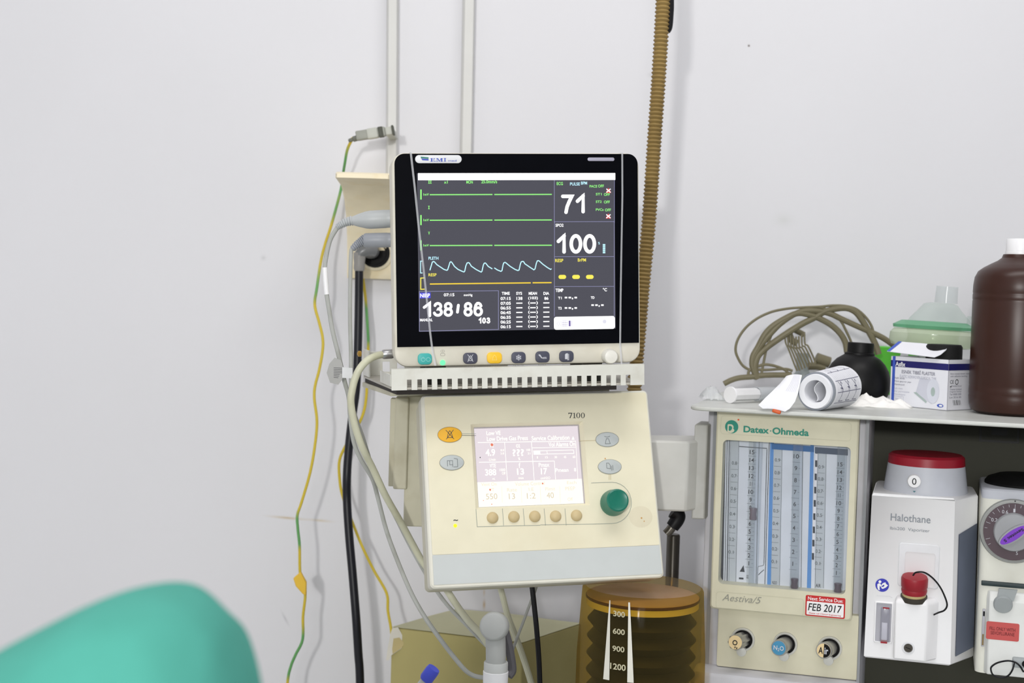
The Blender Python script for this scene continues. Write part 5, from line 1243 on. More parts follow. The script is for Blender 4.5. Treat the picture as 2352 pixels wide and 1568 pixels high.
# clear face mask resting on the box
zb_ = c + V3((0, 0, H_))
mo = hit(2140, 792, zb_ + V3((0, 0, .008)), V3((0, 0, 1))) ; Ym = c.y + .128
mo = P(2141, 800, Ym); mo.z = max(mo.z, zb_.z + .0015)
e = scl(mo); mk = thing('face_mask', 'clear anaesthetic face mask with green rim and tube stub on top of the tape box', 'mask', at(mo))
hz = lambda y: (800 - y) * e
mb = MB(clear('mask_cushion', (236, 243, 226), 0.34, 0.15))
mb.lathe([(80 * e, hz(797)), (92 * e, hz(794)), (97 * e, hz(782)), (96 * e, hz(766)), (88 * e, hz(757)), (60 * e, hz(757)), (56 * e, hz(775)), (62 * e, hz(793)), (80 * e, hz(797))], (0, 0, 0), (.03, 0, 1), 44, cap=False); mb.build('cushion', mk)
mb = MB(clear('mask_green_ring', (150, 214, 178), 0.4, 0.25)); mb.lathe([(60 * e, hz(756)), (90 * e, hz(755)), (91 * e, hz(748)), (72 * e, hz(738)), (66 * e, hz(740)), (60 * e, hz(756))], (0, 0, 0), (.03, 0, 1), 44, cap=False); mb.build('rim', mk, label='green rim')
dm = clear('mask_clear_dome', (240, 245, 243), 0.12, 0.12, 0.3)
mb = MB(dm); mb.lathe([(70 * e, hz(739)), (66 * e, hz(732)), (48 * e, hz(712)), (38 * e, hz(699)), (30 * e, hz(696)), (25 * e, hz(695))], (12 * e, 0, 0), (.03, 0, 1), 40, cap=False); mb.build('dome', mk)
mb = MB(clear('mask_tube_clear', (240, 243, 243), 0.14, 0.12, 0.3)); mb.lathe([(25.5 * e, hz(695)), (24 * e, hz(657))], (22 * e, 0, 0), (.05, 0, 1), 32, cap=False); mb.build('tube_stub', mk)
mb = MB(dm); mb.lathe([(5 * e, hz(750)), (5 * e, hz(725)), (4 * e, hz(723)), (0, hz(723))], (74 * e, -20 * e, 0), (.03, 0, 1), 14); mb.build('side_port', mk)

# round black bottle
p = S(1968, 927); e = scl(p); o = p + V3((p.x, p.y, 0)).normalized() * 73 * e * .8; e = scl(o); o.z = ZS + .0002
bb = thing('black_bottle', 'round black bottle with black cap standing behind the paper roll', 'bottle', at(o))
hy = lambda y: (921 - y) * e
mb = MB(mat('black_bottle_plastic', (8, 8, 9), 0.45, spec=0.25)); r_ = 74 * e
mb.lathe([(0, .001), (r_ * .75, 0), (r_ * .92, hy(905)), (r_, hy(885)), (r_ * .99, hy(868)), (r_ * .93, hy(850)), (r_ * .81, hy(834)), (r_ * .66, hy(822)), (r_ * .5, hy(815)), (r_ * .44, hy(812)), (r_ * .43, hy(808)), (0, hy(808))], (0, 0, 0), (0, 0, 1), 44); mb.build('bottle_body', bb)
mb = MB(mat('black_cap', (10, 10, 11), 0.5, spec=0.25)); mb.lathe([(r_ * .44, hy(813)), (r_ * .445, hy(809)), (r_ * .40, hy(807)), (r_ * .40, hy(788)), (r_ * .385, hy(785)), (0, hy(784.5))], (0, 0, 0), (.03, 0, 1), 36); mb.build('screw_cap', bb)

# roll of chart paper
p = S(1872, 943); e = scl(p); rO = 44 * e
o = V3((p.x, p.y, ZS + rO + .0002))
back = P(1935, 890, o.y + .075); d = V3((back.x - o.x, back.y - o.y, 0)).normalized(); Lr = .088
X_ = V3((0, 0, 1)).cross(d).normalized() * -1; Z_ = V3((0, 0, 1))
X_ = d.cross(Z_)
rl = thing('chart_paper_roll', 'loosely rolled printed chart paper lying at the front of the shelf', 'paper roll', at(o))
cone = lambda h: 1 + .12 * max(0, h) / Lr
c2 = lambda r, a, h: d * h + Z_ * (rO * (cone(h) - 1)) + (X_ * (r * cos(a)) + Z_ * (r * sin(a))) * cone(h)
mb = MB(mat('roll_film', (150, 156, 166), 0.35)); ringsA = lambda r, h, n=48: [c2(r, 2 * pi * j / n, h) for j in range(n)]
mb.loft([ringsA(rO * .94, .001), ringsA(rO, 0), ringsA(rO, Lr), ringsA(rO * .94, Lr), ringsA(rO * .94, .001)], False, False)
mb.build('outer_wrap', rl, smooth=50)
mb = MB(paper); mb.loft([ringsA(rO * .57, .004), ringsA(rO * .60, -.002), ringsA(rO * .88, -.003), ringsA(rO * .93, .001), ringsA(rO * .93, Lr - .002), ringsA(rO * .57, Lr - .002), ringsA(rO * .57, .004)], False, False)
mb.loft([ringsA(rO * 1.003, .006), ringsA(rO * 1.006, Lr)], False, False)
pk = mat('chart_print', (70, 70, 104), 0.7); pk2 = mat('chart_grid', (150, 150, 172), 0.7); rr1 = rO * 1.010
def onroll(pts, wd, m, close=False):
    """printed line on the curved paper: (angle, distance along) pairs"""
    mb.m(m)
    for (a0, h0), (a1, h1) in zip(pts, pts[1:]):
        n = max(1, int(abs(a1 - a0) / .12) + 1)
        for i in range(n):
            A0, A1 = a0 + (a1 - a0) * i / n, a0 + (a1 - a0) * (i + 1) / n; H0, H1 = h0 + (h1 - h0) * i / n, h0 + (h1 - h0) * (i + 1) / n
            if abs(A1 - A0) * rO > abs(H1 - H0): mb.f([mb.v(x) for x in (c2(rr1, A0, H0), c2(rr1, A0, H0 + wd), c2(rr1, A1, H1 + wd), c2(rr1, A1, H1))])
            else: mb.f([mb.v(x) for x in (c2(rr1, A0, H0), c2(rr1, A0 + wd / rO, H0), c2(rr1, A1 + wd / rO, H1), c2(rr1, A1, H1))])
sgn = 1 if X_.x > 0 else -1
ang = lambda a: a if sgn > 0 else pi - a
for a in (1.15, .55, -.05, -.65, 1.75): onroll([(ang(a), .012), (ang(a), Lr - .003)], .0007, pk)
for i in range(14): onroll([(ang(-.9), .014 + i * .005), (ang(1.9), .014 + i * .005)], .0003, pk2)
for i in range(3):
    h = .018 + i * .022
    onroll([(ang(.5), h), (ang(.1), h + .010), (ang(.16), h + .003)], .0011, pk); onroll([(ang(.1), h + .010), (ang(-.55), h + .004), (ang(-.55), h + .017)], .0009, pk); onroll([(ang(.0), h + .006), (ang(.5), h + .007), (ang(.35), h + .011)], .0009, pk)
    onroll([(ang(1.5), h + .004), (ang(1.25), h + .010), (ang(1.1), h + .005)], .0009, pk)
mb.build('paper', rl, smooth=50)
mb = MB(paper)
cv = [(.1, .52), (-.02, .40), (-.14, .2), (-.12, 0), (.0, -.18), (.06, -.36), (.02, -.5), (-.12, -.54)]
cv = spline([V3((a, b, 0)) for a, b in cv], 5)
mb.loft([[d * h + X_ * ((v.x * sgn) * rO + k) + Z_ * (v.y * rO) for v in cv] + [d * h + X_ * ((v.x * sgn) * rO + k + .0008) + Z_ * (v.y * rO) for v in cv[::-1]] for h, k in ((.003, 0), (Lr - .004, 0))]); mb.build('inner_curl', rl)

# loose strip of print-out hanging over the shelf edge
SP = [((1806, 863), (1842, 861), .055, .050), ((1792, 880), (1838, 880), .052, .045), ((1775, 897), (1833, 902), .048, .042), ((1757, 914), (1826, 922), .046, .040), ((1742, 930), (1814, 938), .0465, .0465), ((1752, 938), (1803, 945), .0475, .0475)]
pr = thing('printout_strip', 'white printed paper strip lying in front of the clear connector, over the shelf edge', 'paper strip', at(S(1790, 935)))
po = S(1790, 935)
mb = MB(paper); rowsA = []
for i, (a, b, da, db) in enumerate(SP):
    n0 = (.0, .012, .022, .032, .047, .0475)[i]
    A_0 = hit(*a, Mf.O + Mf.N * n0, Mf.N); B_0 = hit(*b, Mf.O + Mf.N * n0, Mf.N)
    rowsA.append([A_0.lerp(B_0, t) - po + V3((0, 0, .0015 * sin(pi * t))) for t in (0, .25, .5, .75, 1)])
th = V3((0, .0008, -.0005))
mb.loft([r + [x + th for x in r[::-1]] for r in rowsA])
mb.m(mat('faint_trace', (224, 224, 232), 0.7))
for j in range(6):
    t = .34 + j * .1
    r0, r1 = rowsA[0], rowsA[2]
    pA = [rowsA[0][1].lerp(rowsA[0][4], t * .9), rowsA[1][1].lerp(rowsA[1][4], t), rowsA[2][1].lerp(rowsA[2][4], t * .95)]
    for a, b in zip(pA, pA[1:]): mb.f([mb.v(x) for x in (a + V3((0, -.0022, .0008)), a + V3((.0006, -.0022, .0008)), b + V3((.0006, -.0022, .0008)), b + V3((0, -.0022, .0008)))])
mb.build('paper', pr, smooth=60)

# orange clip under the strip
oc = MB(mat('orange_plastic', (214, 92, 36), 0.45)); a = hit(1784, 945, Mf.O + Mf.N * .049, Mf.N)
oc.rbox(-.0055, -.0022, .0055, .0022, -.002, .002, .0015, .001)
tag(oc.build('orange_clip', None, Matrix.Translation(a + V3((0, .0012, 0))) @ Mf.M.to_3x3().to_4x4() @ Matrix.Rotation(-.25, 4, 'Z')), 'small orange clip showing beneath the paper strip on the shelf edge', 'clip')

# crumpled tissue
p = S(2012, 936); e = scl(p)
tis = MB(mat('tissue_white', (244, 243, 240), 0.9, spec=0.1)); random.seed(3); NX, NY = 40, 16
def hgt(x, y):
    r = max(0, 1 - (abs(x) ** 2.2 + abs(y) ** 2))
    q_ = x + .25 * sin(y * 3 + x * 2)
    return 1.6 * r ** .45 * (.0052 + .0022 * (1 - 2 * abs(sin(q_ * 3.1 + y * 1.7))) + .0018 * (1 - 2 * abs(sin(q_ * 5.3 - y * 4.1 + 1))) + .0012 * sin(y * 9 + x * 3) + .0035 * math.exp(-((x - .22) ** 2 * 7 + (y - .2) ** 2 * 4)))
g_ = []
for j in range(NY + 1):
    y = -1 + 2 * j / NY; row = []
    for i in range(NX + 1):
        x = -1 + 2 * i / NX; ww = math.sqrt(max(0, 1 - y * y * .75))
        X, Y = x * 90 * e * ww * (1 + .08 * sin(y * 9)), y * .026
        row.append(tis.v(tuple(p + Mf.U * X + V3((0, .028 + Y, 0)) + V3((0, 0, .0006 + hgt(x, y))))))
    g_.append(row)
for j in range(NY):
    for i in range(NX): tis.f((g_[j][i], g_[j][i + 1], g_[j + 1][i + 1], g_[j + 1][i]))
t_ = tis.build('tissue', smooth=80); sm_ = t_.modifiers.new('thick', 'SOLIDIFY'); sm_.thickness = .0006
tag(t_, 'crumpled white tissue on the front of the shelf before the black bottle', 'tissue')

# clear tube with white end cap, in a clear wrapper
p = S(1678, 926); e = scl(p); o = V3((p.x, p.y, ZS + 19 * e + .0003))
q2_ = P(1790, 888, o.y + .06); d = V3((q2_.x - o.x, q2_.y - o.y, 0)).normalized()
sy = thing('syringe', 'clear plastic syringe with round white end lying at the left of the shelf', 'syringe', at(o))
mb = MB(whitep); mb.lathe([(19 * e, 0), (19.3 * e, .0006), (19 * e, .003), (15 * e, .0035), (0, .0035)], d * -.002, d, 36); mb.build('thumb_plate', sy, label='white round end')
mb = MB(mat('syringe_plunger', (238, 238, 240), 0.4)); n = d.cross(V3((0, 0, 1)))
mb.lathe([(14.5 * e, .001), (14.5 * e, .05), (13 * e, .052), (6 * e, .054), (6 * e, .062)], (0, 0, 0), d, 8)
mb.build('plunger', sy)
mb = MB(clear('syringe_clear', (236, 238, 240), 0.35, 0.15)); mb.lathe([(17 * e, .05), (17 * e, .095), (13 * e, .1), (7 * e, .102), (6 * e, .115), (4 * e, .115), (5 * e, .101), (12 * e, .098), (15.5 * e, .094), (15.5 * e, .05), (17 * e, .05)], (0, 0, 0), d, 28, cap=False); mb.m(clear('syringe_clear', (236, 238, 240), 0.35, 0.15)); mb.build('barrel', sy)
# wrapper
wr = MB(clear('wrapper_film', (244, 246, 247), 0.35, 0.25)); pw = S(1640, 921); e = scl(pw); random.seed(5)
NX, NY = 18, 8; g_ = []
for j in range(NY + 1):
    row = []
    for i in range(NX + 1):
        x, y = i / NX, j / NY
        z = .0008 + .017 * sin(pi * min(1, x * 1.15)) ** .7 * sin(pi * y) ** .6 + random.uniform(0, .002)
        row.append(wr.v(tuple(pw + Mf.U * (-26 * e + x * 60 * e) + V3((0, y * .05 + x * .01, 0)) + V3((0, 0, z)))))
    g_.append(row)
for j in range(NY):
    for i in range(NX): wr.f((g_[j][i], g_[j][i + 1], g_[j + 1][i + 1], g_[j + 1][i]))
tag(wr.build('clear_wrapper', smooth=25), 'crinkled clear plastic wrapper beside the round white syringe end', 'wrapper')

# clear connector standing behind the strip
p = S(1846, 893); e = scl(p)
cn = thing('airway_connector', 'clear plastic tube connector standing upright behind the paper roll', 'connector', at(p + V3((0, .012, .0003))))
ck = clear('connector_clear', (206, 212, 212), 0.4, 0.2); mb = MB(ck)
hz = lambda y: (893 - y) * e
mb.lathe([(29 * e, 0), (29 * e, hz(876)), (22 * e, hz(862)), (16 * e, hz(856)), (15 * e, hz(851)), (14 * e, hz(812)), (12 * e, hz(812)), (13 * e, hz(853)), (20 * e, hz(860)), (26 * e, hz(876)), (26 * e, 0)], (0, 0, 0), (-.02, 0, 1), 28, cap=False); mb.build('body', cn)
mb = MB(ck); mb.lathe([(13 * e, .0), (15 * e, .004), (15 * e, .012), (13 * e, .014), (0, .014)], (26 * e, 0, hz(872)), (1, .4, .15), 20); mb.build('side_port', cn)

# coil of grey monitoring cables
cg = mat('taupe_cable', (118, 112, 88), 0.5, dirt=(80, 74, 50), dscale=25, damt=0.5)
k5 = K(1580, 660, 4.704)
YB = S(1730, 897).y
lead = thing('lead_cable', 'coiled taupe monitoring cable with a lead yoke heaped at the back of the shelf', 'cable', at(S(1735, 897)))
lo_ = S(1735, 897)
def cab(pts, r, dy=0.0, nm='cable'):
    P3 = [P(*k5(x, y), min(2.12, YB + dy + max(z, .035 * min(1, max(0, (x - 1350) / 250))))) - lo_ for x, y, z in pts]
    zmin = ZS + r + .0003 - lo_.z
    for v in P3: v.z = max(v.z, zmin)
    mb = MB(cg); mb.tube(P3, r, 10, 7); mb.build(nm, lead)
cab([(760, 985, .0), (735, 930, .0), (725, 850, .0), (760, 740, .01), (850, 650, .015), (960, 570, .02), (1100, 475, .03), (1240, 390, .03), (1370, 325, .03), (1470, 265, .02), (1600, 230, .01), (1720, 225, .0), (1810, 265, -.01), (1880, 350, -.02), (1940, 450, -.02), (2000, 560, -.02), (2040, 650, -.02), (2060, 720, -.02)], .0047)
cab([(745, 985, .03), (715, 900, .03), (695, 830, .03), (705, 740, .03), (760, 640, .03), (830, 510, .03), (920, 415, .03), (1060, 330, .04), (1180, 280, .04), (1290, 290, .04), (1400, 325, .03), (1540, 400, .0), (1640, 490, -.02), (1700, 590, -.03), (1720, 700, -.03)], .0046)
cab([(690, 840, .045), (720, 740, .045), (800, 610, .045), (900, 490, .045), (1000, 390, .045), (1130, 300, .05), (1250, 255, .05), (1400, 255, .04), (1540, 285, .02), (1660, 340, .02), (1800, 405, .02), (1960, 475, .02), (2090, 535, .02), (2190, 600, .02), (2260, 660, .02)], .0044)
cab([(655, 985, .01), (655, 915, .01), (690, 870, .01), (760, 850, .0), (830, 832, .0), (930, 845, .0), (1040, 885, .0), (1090, 930, .0)], .0022)
cab([(700, 905, .0), (600, 850, .02), (540, 760, .03), (515, 670, .03), (540, 560, .03), (620, 440, .03), (740, 340, .03), (900, 265, .04), (1080, 228, .04), (1260, 215, .04), (1420, 208, .04), (1560, 195, .03), (1700, 200, .02), (1820, 235, .01), (1920, 320, .0), (1985, 420, -.01), (2005, 520, -.01), (2000, 640, -.01), (2000, 760, -.01)], .0020)
cab([(790, 960, .02), (820, 800, .02), (850, 660, .02), (900, 520, .03), (960, 420, .03), (1070, 330, .04), (1200, 260, .05), (1330, 215, .05), (1450, 220, .04), (1560, 270, .03), (1650, 360, .03), (1710, 470, .03), (1760, 580, .03), (1790, 680, .03)], .0019)
cab([(390, 1040, .0), (470, 1000, .02), (560, 975, .02), (680, 965, .02), (800, 950, .02), (930, 945, .02), (1060, 945, .02), (1120, 940, .02)], .0042)
cab([(720, 880, .02), (820, 890, .02), (930, 885, .02), (1060, 880, .02), (1130, 900, .02)], .0020)
# yoke with its thin leads
yk = MB(cg)
yo = P(*k5(1180, 500), YB + .02) - lo_
pa, pb = P(*k5(1120, 440), YB + .02) - lo_, P(*k5(1255, 510), YB + .02) - lo_
ax = (pb - pa).normalized(); yk.tube([pa, pa.lerp(pb, .5), pb], .0045, 10, 3); yk.tube([P(*k5(1090, 490), YB + .02) - lo_, P(*k5(1120, 570), YB + .02) - lo_, P(*k5(1180, 600), YB + .02) - lo_], .0055, 10, 3)
yk.build('yoke', lead)
for i in range(8):
    t = i / 7
    x0, y0_ = 1045 + 215 * t, 480 + 40 * sin(pi * t) + 20 * t
    x1, y1 = 1150 + 200 * t, 830 - 90 * t
    cab([(x0, y0_, .02), (x0 + 10 - 5 * t, y0_ + 110, .015), (x0 * .6 + x1 * .4, (y0_ + y1) / 2 + 10, .01), (x1, y1, .01), (x1 + 30, min(900, y1 + 80), .015)], .0013, 0, 'lead_wire')
mb = MB(cg); mb.tube([P(*k5(x, y), YB + .03) - lo_ for x, y in ((1385, 760), (1440, 780), (1530, 810))], lambda t: .0085, 12, 3); mb.tube([P(*k5(x, y), YB + .03) - lo_ for x, y in ((1300, 850), (1400, 850), (1480, 870))], .006, 10, 3); mb.build('plug', lead)
# ------------------------------------------------------------------ leads plugged into the monitor
def cable(pts, r, mt, sub=7): 
    return MB(mt).tube([V3(p) for p in pts], r, 10, sub)
MX = P(894, 500, 1.80)
gp = mat('grey_plug_plastic', (182, 186, 188), 0.4)
gp2 = mat('slate_plug_plastic', (150, 154, 162), 0.4)
def plug(parent, o, m, x0, y0, x1, y1, rpx, Y, taper=True):
    a, b = P(x0, y0, Y) - o, P(x1, y1, Y) - o
    e = Y / FPX; d = a - b; L_ = d.length
    mb = MB(m)
    pf = [(0, -.012), (rpx * e * .97, -.012), (rpx * e, 0), (rpx * e, L_ * .10), (rpx * e * 1.02, L_ * .11), (rpx * e * 1.02, L_ * .5)]
    pf += [(rpx * e * .95, L_ * .62), (rpx * e * .7, L_ * .82), (rpx * e * .42, L_), (0, L_)] if taper else [(rpx * e, L_ * .93), (rpx * e * .9, L_), (0, L_)]
    mb.lathe(pf, b, d, 28); mb.build('plug', parent)
def boot(parent, o, m, pts, r0, r1, Y):
    pp = spline([P(x, y, Y) - o for x, y in pts], 8); n = len(pp)
    mb = MB(m); rings = []
    for i, p in enumerate(pp):
        t = (pp[min(i + 1, n - 1)] - pp[max(0, i - 1)]).normalized(); x = t.cross(V3((0, 1, 0))).normalized(); y = t.cross(x)
        R_ = (r0 + (r1 - r0) * i / (n - 1)) * (1 if i % 3 else .80)
        rings.append([p + x * R_ * cos(2 * pi * k / 14) + y * R_ * sin(2 * pi * k / 14) for k in range(14)])
    mb.loft(rings); mb.build('strain_relief', parent)
# upper lead
Yc = 1.80; o1 = P(893, 503, Yc)
c1 = thing('monitor_lead', 'grey lead with large tapered plug, upper of two in the side of the monitor', 'cable', at(o1))
plug(c1, o1, gp, 806, 507, 896, 502, 20.5, Yc)
boot(c1, o1, gp, [(810, 506), (795, 510), (783, 516), (774, 522)], .0065, .0040, Yc)
ecg = [(776, 521), (765, 538), (757, 555), (750, 585), (746, 615), (748, 650), (751, 680), (757, 718), (764, 760), (778, 817), (790, 870), (801, 912), (804, 955), (813, 1016), (829, 1055), (855, 1099), (868, 1143), (886, 1213), (908, 1275), (942, 1356), (974, 1414), (1011, 1467), (1044, 1510), (1068, 1538), (1088, 1551), (1112, 1556), (1135, 1558)]
def interp(y, tab):
    for (a, va), (b, vb_) in zip(tab, tab[1:]):
        if y <= b: return va + (vb_ - va) * max(0, (y - a)) / (b - a)
    return tab[-1][1]
Yf = lambda y: interp(y, [(900, 1.80), (950, 1.818), (1060, 1.825), (1143, 1.855), (1260, 1.81), (1360, 1.77), (1560, 1.735)])
Yh = lambda y: interp(y, [(830, 1.79), (925, 1.782), (1029, 1.796), (1139, 1.836), (1248, 1.876), (1352, 1.868), (1458, 1.80), (1510, 1.785)])
mb = MB(greyc); mb.tube([P(x, y, Yf(y)) - o1 for x, y in ecg], .0029, 10, 7); mb.build('sheath', c1)
mb = MB(whitep); mb.tube([P(x, y, 1.80) - o1 for x, y in ((746, 614), (747, 635), (748.5, 655), (750.5, 676))], .0034, 12, 4); mb.build('marker_sleeve', c1, label='white sleeve')
# lower lead with the eight-sided tag
o2 = P(893, 552, 1.79)
c2_ = thing('monitor_lead', 'grey lead with short plug and eight-sided paper tag, from the side of the monitor', 'cable', at(o2))
plug(c2_, o2, gp2, 836, 552, 896, 551, 16.5, 1.79, False)
boot(c2_, o2, gp2, [(840, 550), (830, 556), (820, 562), (809, 572)], .0080, .0040, 1.79)
spo = [(811, 568), (806.5, 580), (804.5, 648), (804, 733), (806, 817), (806, 870), (806, 900), (809, 930), (818, 962), (832, 1000), (846, 1045), (862, 1095), (880, 1135), (905, 1180), (935, 1240), (962, 1290), (995, 1345), (1030, 1392), (1070, 1433), (1113, 1478), (1150, 1510)]
mb = MB(greyc); mb.tube([P(x, y, Yh(y)) - o2 for x, y in spo], .0026, 10, 7); mb.build('sheath', c2_)
k7t = K(700, 480, 3.5636)
TF = Fr(790, 850, 1.785)
oct_ = [TF.q(*k7t(x, y)) for x, y in ((180, 1340), (200, 1268), (245, 1215), (300, 1238), (318, 1310), (308, 1392), (275, 1436), (208, 1420))]
tp = [TF.q(*k7t(x, y)) for x, y in ((308, 1292), (392, 1300), (392, 1385), (308, 1380))]
mb = MB(mat('tag_grey', (168, 168, 166), 0.6)); w2 = lambda p, n: TF.O + TF.U * p[0] + TF.V * p[1] + TF.N * n - o2
mb.loft([[w2(p, n) for p in oct_] for n in (0, .0009)][::-1]); mb.m(mat('tag_tape', (214, 216, 218), 0.5)); mb.loft([[w2(p, n) for p in tp] for n in (.0011, .0020)][::-1])
mb.m(mat('tag_print', (84, 84, 88), 0.7))
for i in range(7):
    y = 1300 + i * 13; a, b = TF.q(*k7t(238, y)), TF.q(*k7t(312 - (i * 6 if i > 3 else 0), y + 3)); mb.f([mb.v(w2(p, .0011)) for p in (a, b, (b[0], b[1] + .0006), (a[0], a[1] + .0006))])
mb.build('tag', c2_, smooth=0, label='grey eight-sided tag')

# blood pressure hose
o3 = P(893, 812, 1.80)
nb_ = thing('pressure_hose', 'thick cream hose curving from the monitor down behind the ventilator panel', 'hose', at(o3))
nib = [(906, 812, 1.80), (893, 812.5, 1.795), (868, 816, 1.78), (846, 826, 1.77), (828, 844, 1.765), (816, 868, 1.765), (809, 895, 1.765), (806, 925, 1.765), (815, 976, 1.77), (833, 1029, 1.78), (855, 1073, 1.80), (886, 1139, 1.82), (921, 1200, 1.845), (947, 1248, 1.86), (972, 1292, 1.865), (1000, 1325, 1.86), (1024, 1352, 1.85), (1046, 1385, 1.84), (1065, 1412, 1.82), (1085, 1436, 1.80), (1106, 1458, 1.78), (1128, 1490, 1.77)]
hc = mat('cream_hose', (208, 208, 184), 0.4, dirt=(150, 145, 105), dscale=20, damt=0.5)
mb = MB(hc); mb.tube([P(*p) - o3 for p in nib], .0046, 12, 7); mb.build('tube', nb_)
mb = MB(chrome); mb.lathe([(.0055, 0), (.006, .002), (.006, .012), (.005, .014)], P(878, 814, 1.787) - o3, (1, .1, .1), 16); mb.build('coupling', nb_)

# ------------------------------------------------------------------ under the ventilator panel
def hang(name, pts, r, m, label, cat='cable'):
    return tag(cable([P(*p) for p in pts], r, m).build(name), label, cat)
hang('power_lead', [(1215, 1300, 1.80), (1222, 1347, 1.79), (1228, 1400, 1.785), (1233, 1450, 1.78), (1238, 1520, 1.78), (1241, 1600, 1.78), (1243, 1640, 1.78)], .0034, black, 'thin black cable hanging from under the middle of the ventilator panel')
hang('cream_tube', [(1130, 1290, 1.97), (1150, 1352, 1.97), (1166, 1412, 1.96), (1187, 1468, 1.94), (1205, 1520, 1.93), (1222, 1575, 1.93), (1240, 1640, 1.93)], .0044, hc, 'cream plastic tube slanting down behind the grey elbow connector', 'tube')
hang('thin_lead', [(1238, 1320, 1.83), (1231, 1350, 1.83), (1217, 1387, 1.82), (1201, 1430, 1.81), (1187, 1466, 1.80), (1177, 1494, 1.78), (1168, 1530, 1.77), (1160, 1570, 1.77)], .0019, greyc, 'thin grey cable bending behind the elbow connector from the ventilator panel')

# elbow connector on a white tube
Ye = 1.70; oe = P(1138, 1640, Ye); TZ = P(1176, 1660, 2.27).z
oe.z = TZ
e = Ye / FPX
el = thing('elbow_connector', 'grey rounded elbow connector on a white tube below the ventilator panel', 'connector', at(oe))
hd = P(1136, 1438, Ye) - oe
eg = mat('elbow_grey', (182, 184, 182), 0.45)
mb = MB(eg); mb.lathe([(0, -.024), (22 * e, -.023), (30 * e, -.016), (33 * e, -.006), (34 * e, .002), (33 * e, .007), (29.5 * e, .0105), (27 * e, .0112), (0, .0118)], hd, (-.16, -1, .22), 36); mb.build('head', el)
nk = P(1139, 1470, Ye) - oe
mb = MB(eg); mb.tube([hd + V3((.001, .008, -.004)), P(1138, 1462, Ye) - oe + V3((0, .004, 0)), P(1139, 1500, Ye) - oe, P(1139, 1524, Ye) - oe], 23.5 * e, 24, 3); mb.build('neck', el)
mb = MB(mat('elbow_collar', (202, 204, 202), 0.45)); z0 = (P(1139, 1541, Ye) - oe).z; z1 = (P(1139, 1519, Ye) - oe).z; xx = (P(1139, 1530, Ye) - oe).x; mb.lathe([(28 * e, z0), (28 * e, z1 - .001), (27 * e, z1), (20 * e, z1)], (xx, 0, 0), (0, 0, 1), 32); mb.build('collar', el)
mb = MB(whitep); z0 = 0; z2 = (P(1140, 1541, Ye) - oe).z
pf = [(29.5 * e, .0003)] + [(29.5 * e - (.0004 if i % 2 else 0), .0003 + (z2 - .0003) * i / 14) for i in range(1, 14)] + [(29.5 * e, z2), (26 * e, z2 + .001)]
mb.lathe(pf, (xx, 0, 0), (0, 0, 1), 32); mb.build('white_tube', el, label='white tube')
mb = MB(mat('dark_grey_lever', (96, 94, 98), 0.5)); mb.tube([P(1160, 1450, Ye + .02) - oe, P(1168, 1480, Ye + .018) - oe, P(1175, 1520, Ye + .018) - oe, P(1176, 1540, Ye + .018) - oe, P(1168, 1552, Ye + .015) - oe], lambda t: .0055, 10, 4); mb.build('lever', el, label='dark grey side lever')

# carton behind, torn paper at its corner
kb = K(860, 1320, 4.9)
cn0 = P(1200, 1472, 2.03); lft = P(899, 1452, 2.10); rgt = P(1335, 1456, 2.16)
ztop = cn0.z; lft.z = rgt.z = ztop
TT = TZ
bk = lft + (rgt - cn0)
cb = thing('cardboard_carton', 'old olive-brown cardboard carton standing behind the cables under the ventilator panel', 'carton', at(V3((cn0.x, cn0.y, TT))))
ob = V3((cn0.x, cn0.y, TT))
cbm = mat('brown_cardboard', (182, 172, 118), 0.8, spec=0.1, var=0.06, vs=6, dirt=(150, 138, 84), dscale=5, damt=0.5)
mb = MB(cbm)
base = [cn0, rgt, bk, lft]
bz = lambda p, z: V3((p.x - ob.x, p.y - ob.y, z - ob.z))
mb.loft([[bz(p, z) for p in base] for z in (TT + .0004, ztop - .003)])
mb.build('carton_body', cb, bevel=.002)
mb = MB(mat('carton_lid', (204, 202, 170), 0.8, spec=0.1, var=0.05, vs=8, dirt=(160, 160, 120), dscale=6, damt=0.5))
cen = (cn0 + bk) / 2; NG = 14; gr = []
for j in range(NG + 1):
    row = []
    for i in range(NG + 1):
        a, b = i / NG, j / NG
        p = lft.lerp(cn0, a).lerp(bk.lerp(rgt, a), b); z = ztop - .002 + .006 * sin(pi * a) * sin(pi * min(1, b * 1.1)) * (1 + .5 * sin(7 * a + 4 * b)) + .010 * math.exp(-((a - .42) ** 2 * 14 + (b - .6) ** 2 * 10))
        row.append(mb.v(bz(p, z)))
    gr.append(row)
for j in range(NG):
    for i in range(NG): mb.f((gr[j][i], gr[j][i + 1], gr[j + 1][i + 1], gr[j + 1][i]))
mb.build('lid', cb)
mb = MB(mat('torn_paper', (222, 218, 206), 0.85)); Yp = lft.y - .006
pg = [P(*kb(x, y), Yp) - ob for x, y in ((200, 600), (265, 590), (300, 650), (352, 760), (300, 830), (190, 905), (165, 960), (130, 960), (150, 820), (180, 660))]
mb.loft([pg, [v + V3((0, .0015, 0)) for v in pg]]); mb.m(mat('torn_ply', (196, 180, 130), 0.85)); mb.f([mb.v(P(*kb(x, y), Yp - .0008) - ob) for x, y in ((215, 715), (200, 830), (205, 890), (300, 825), (340, 770), (280, 705))]); mb.build('torn_paper', cb, smooth=0, label='torn white paper at the corner')

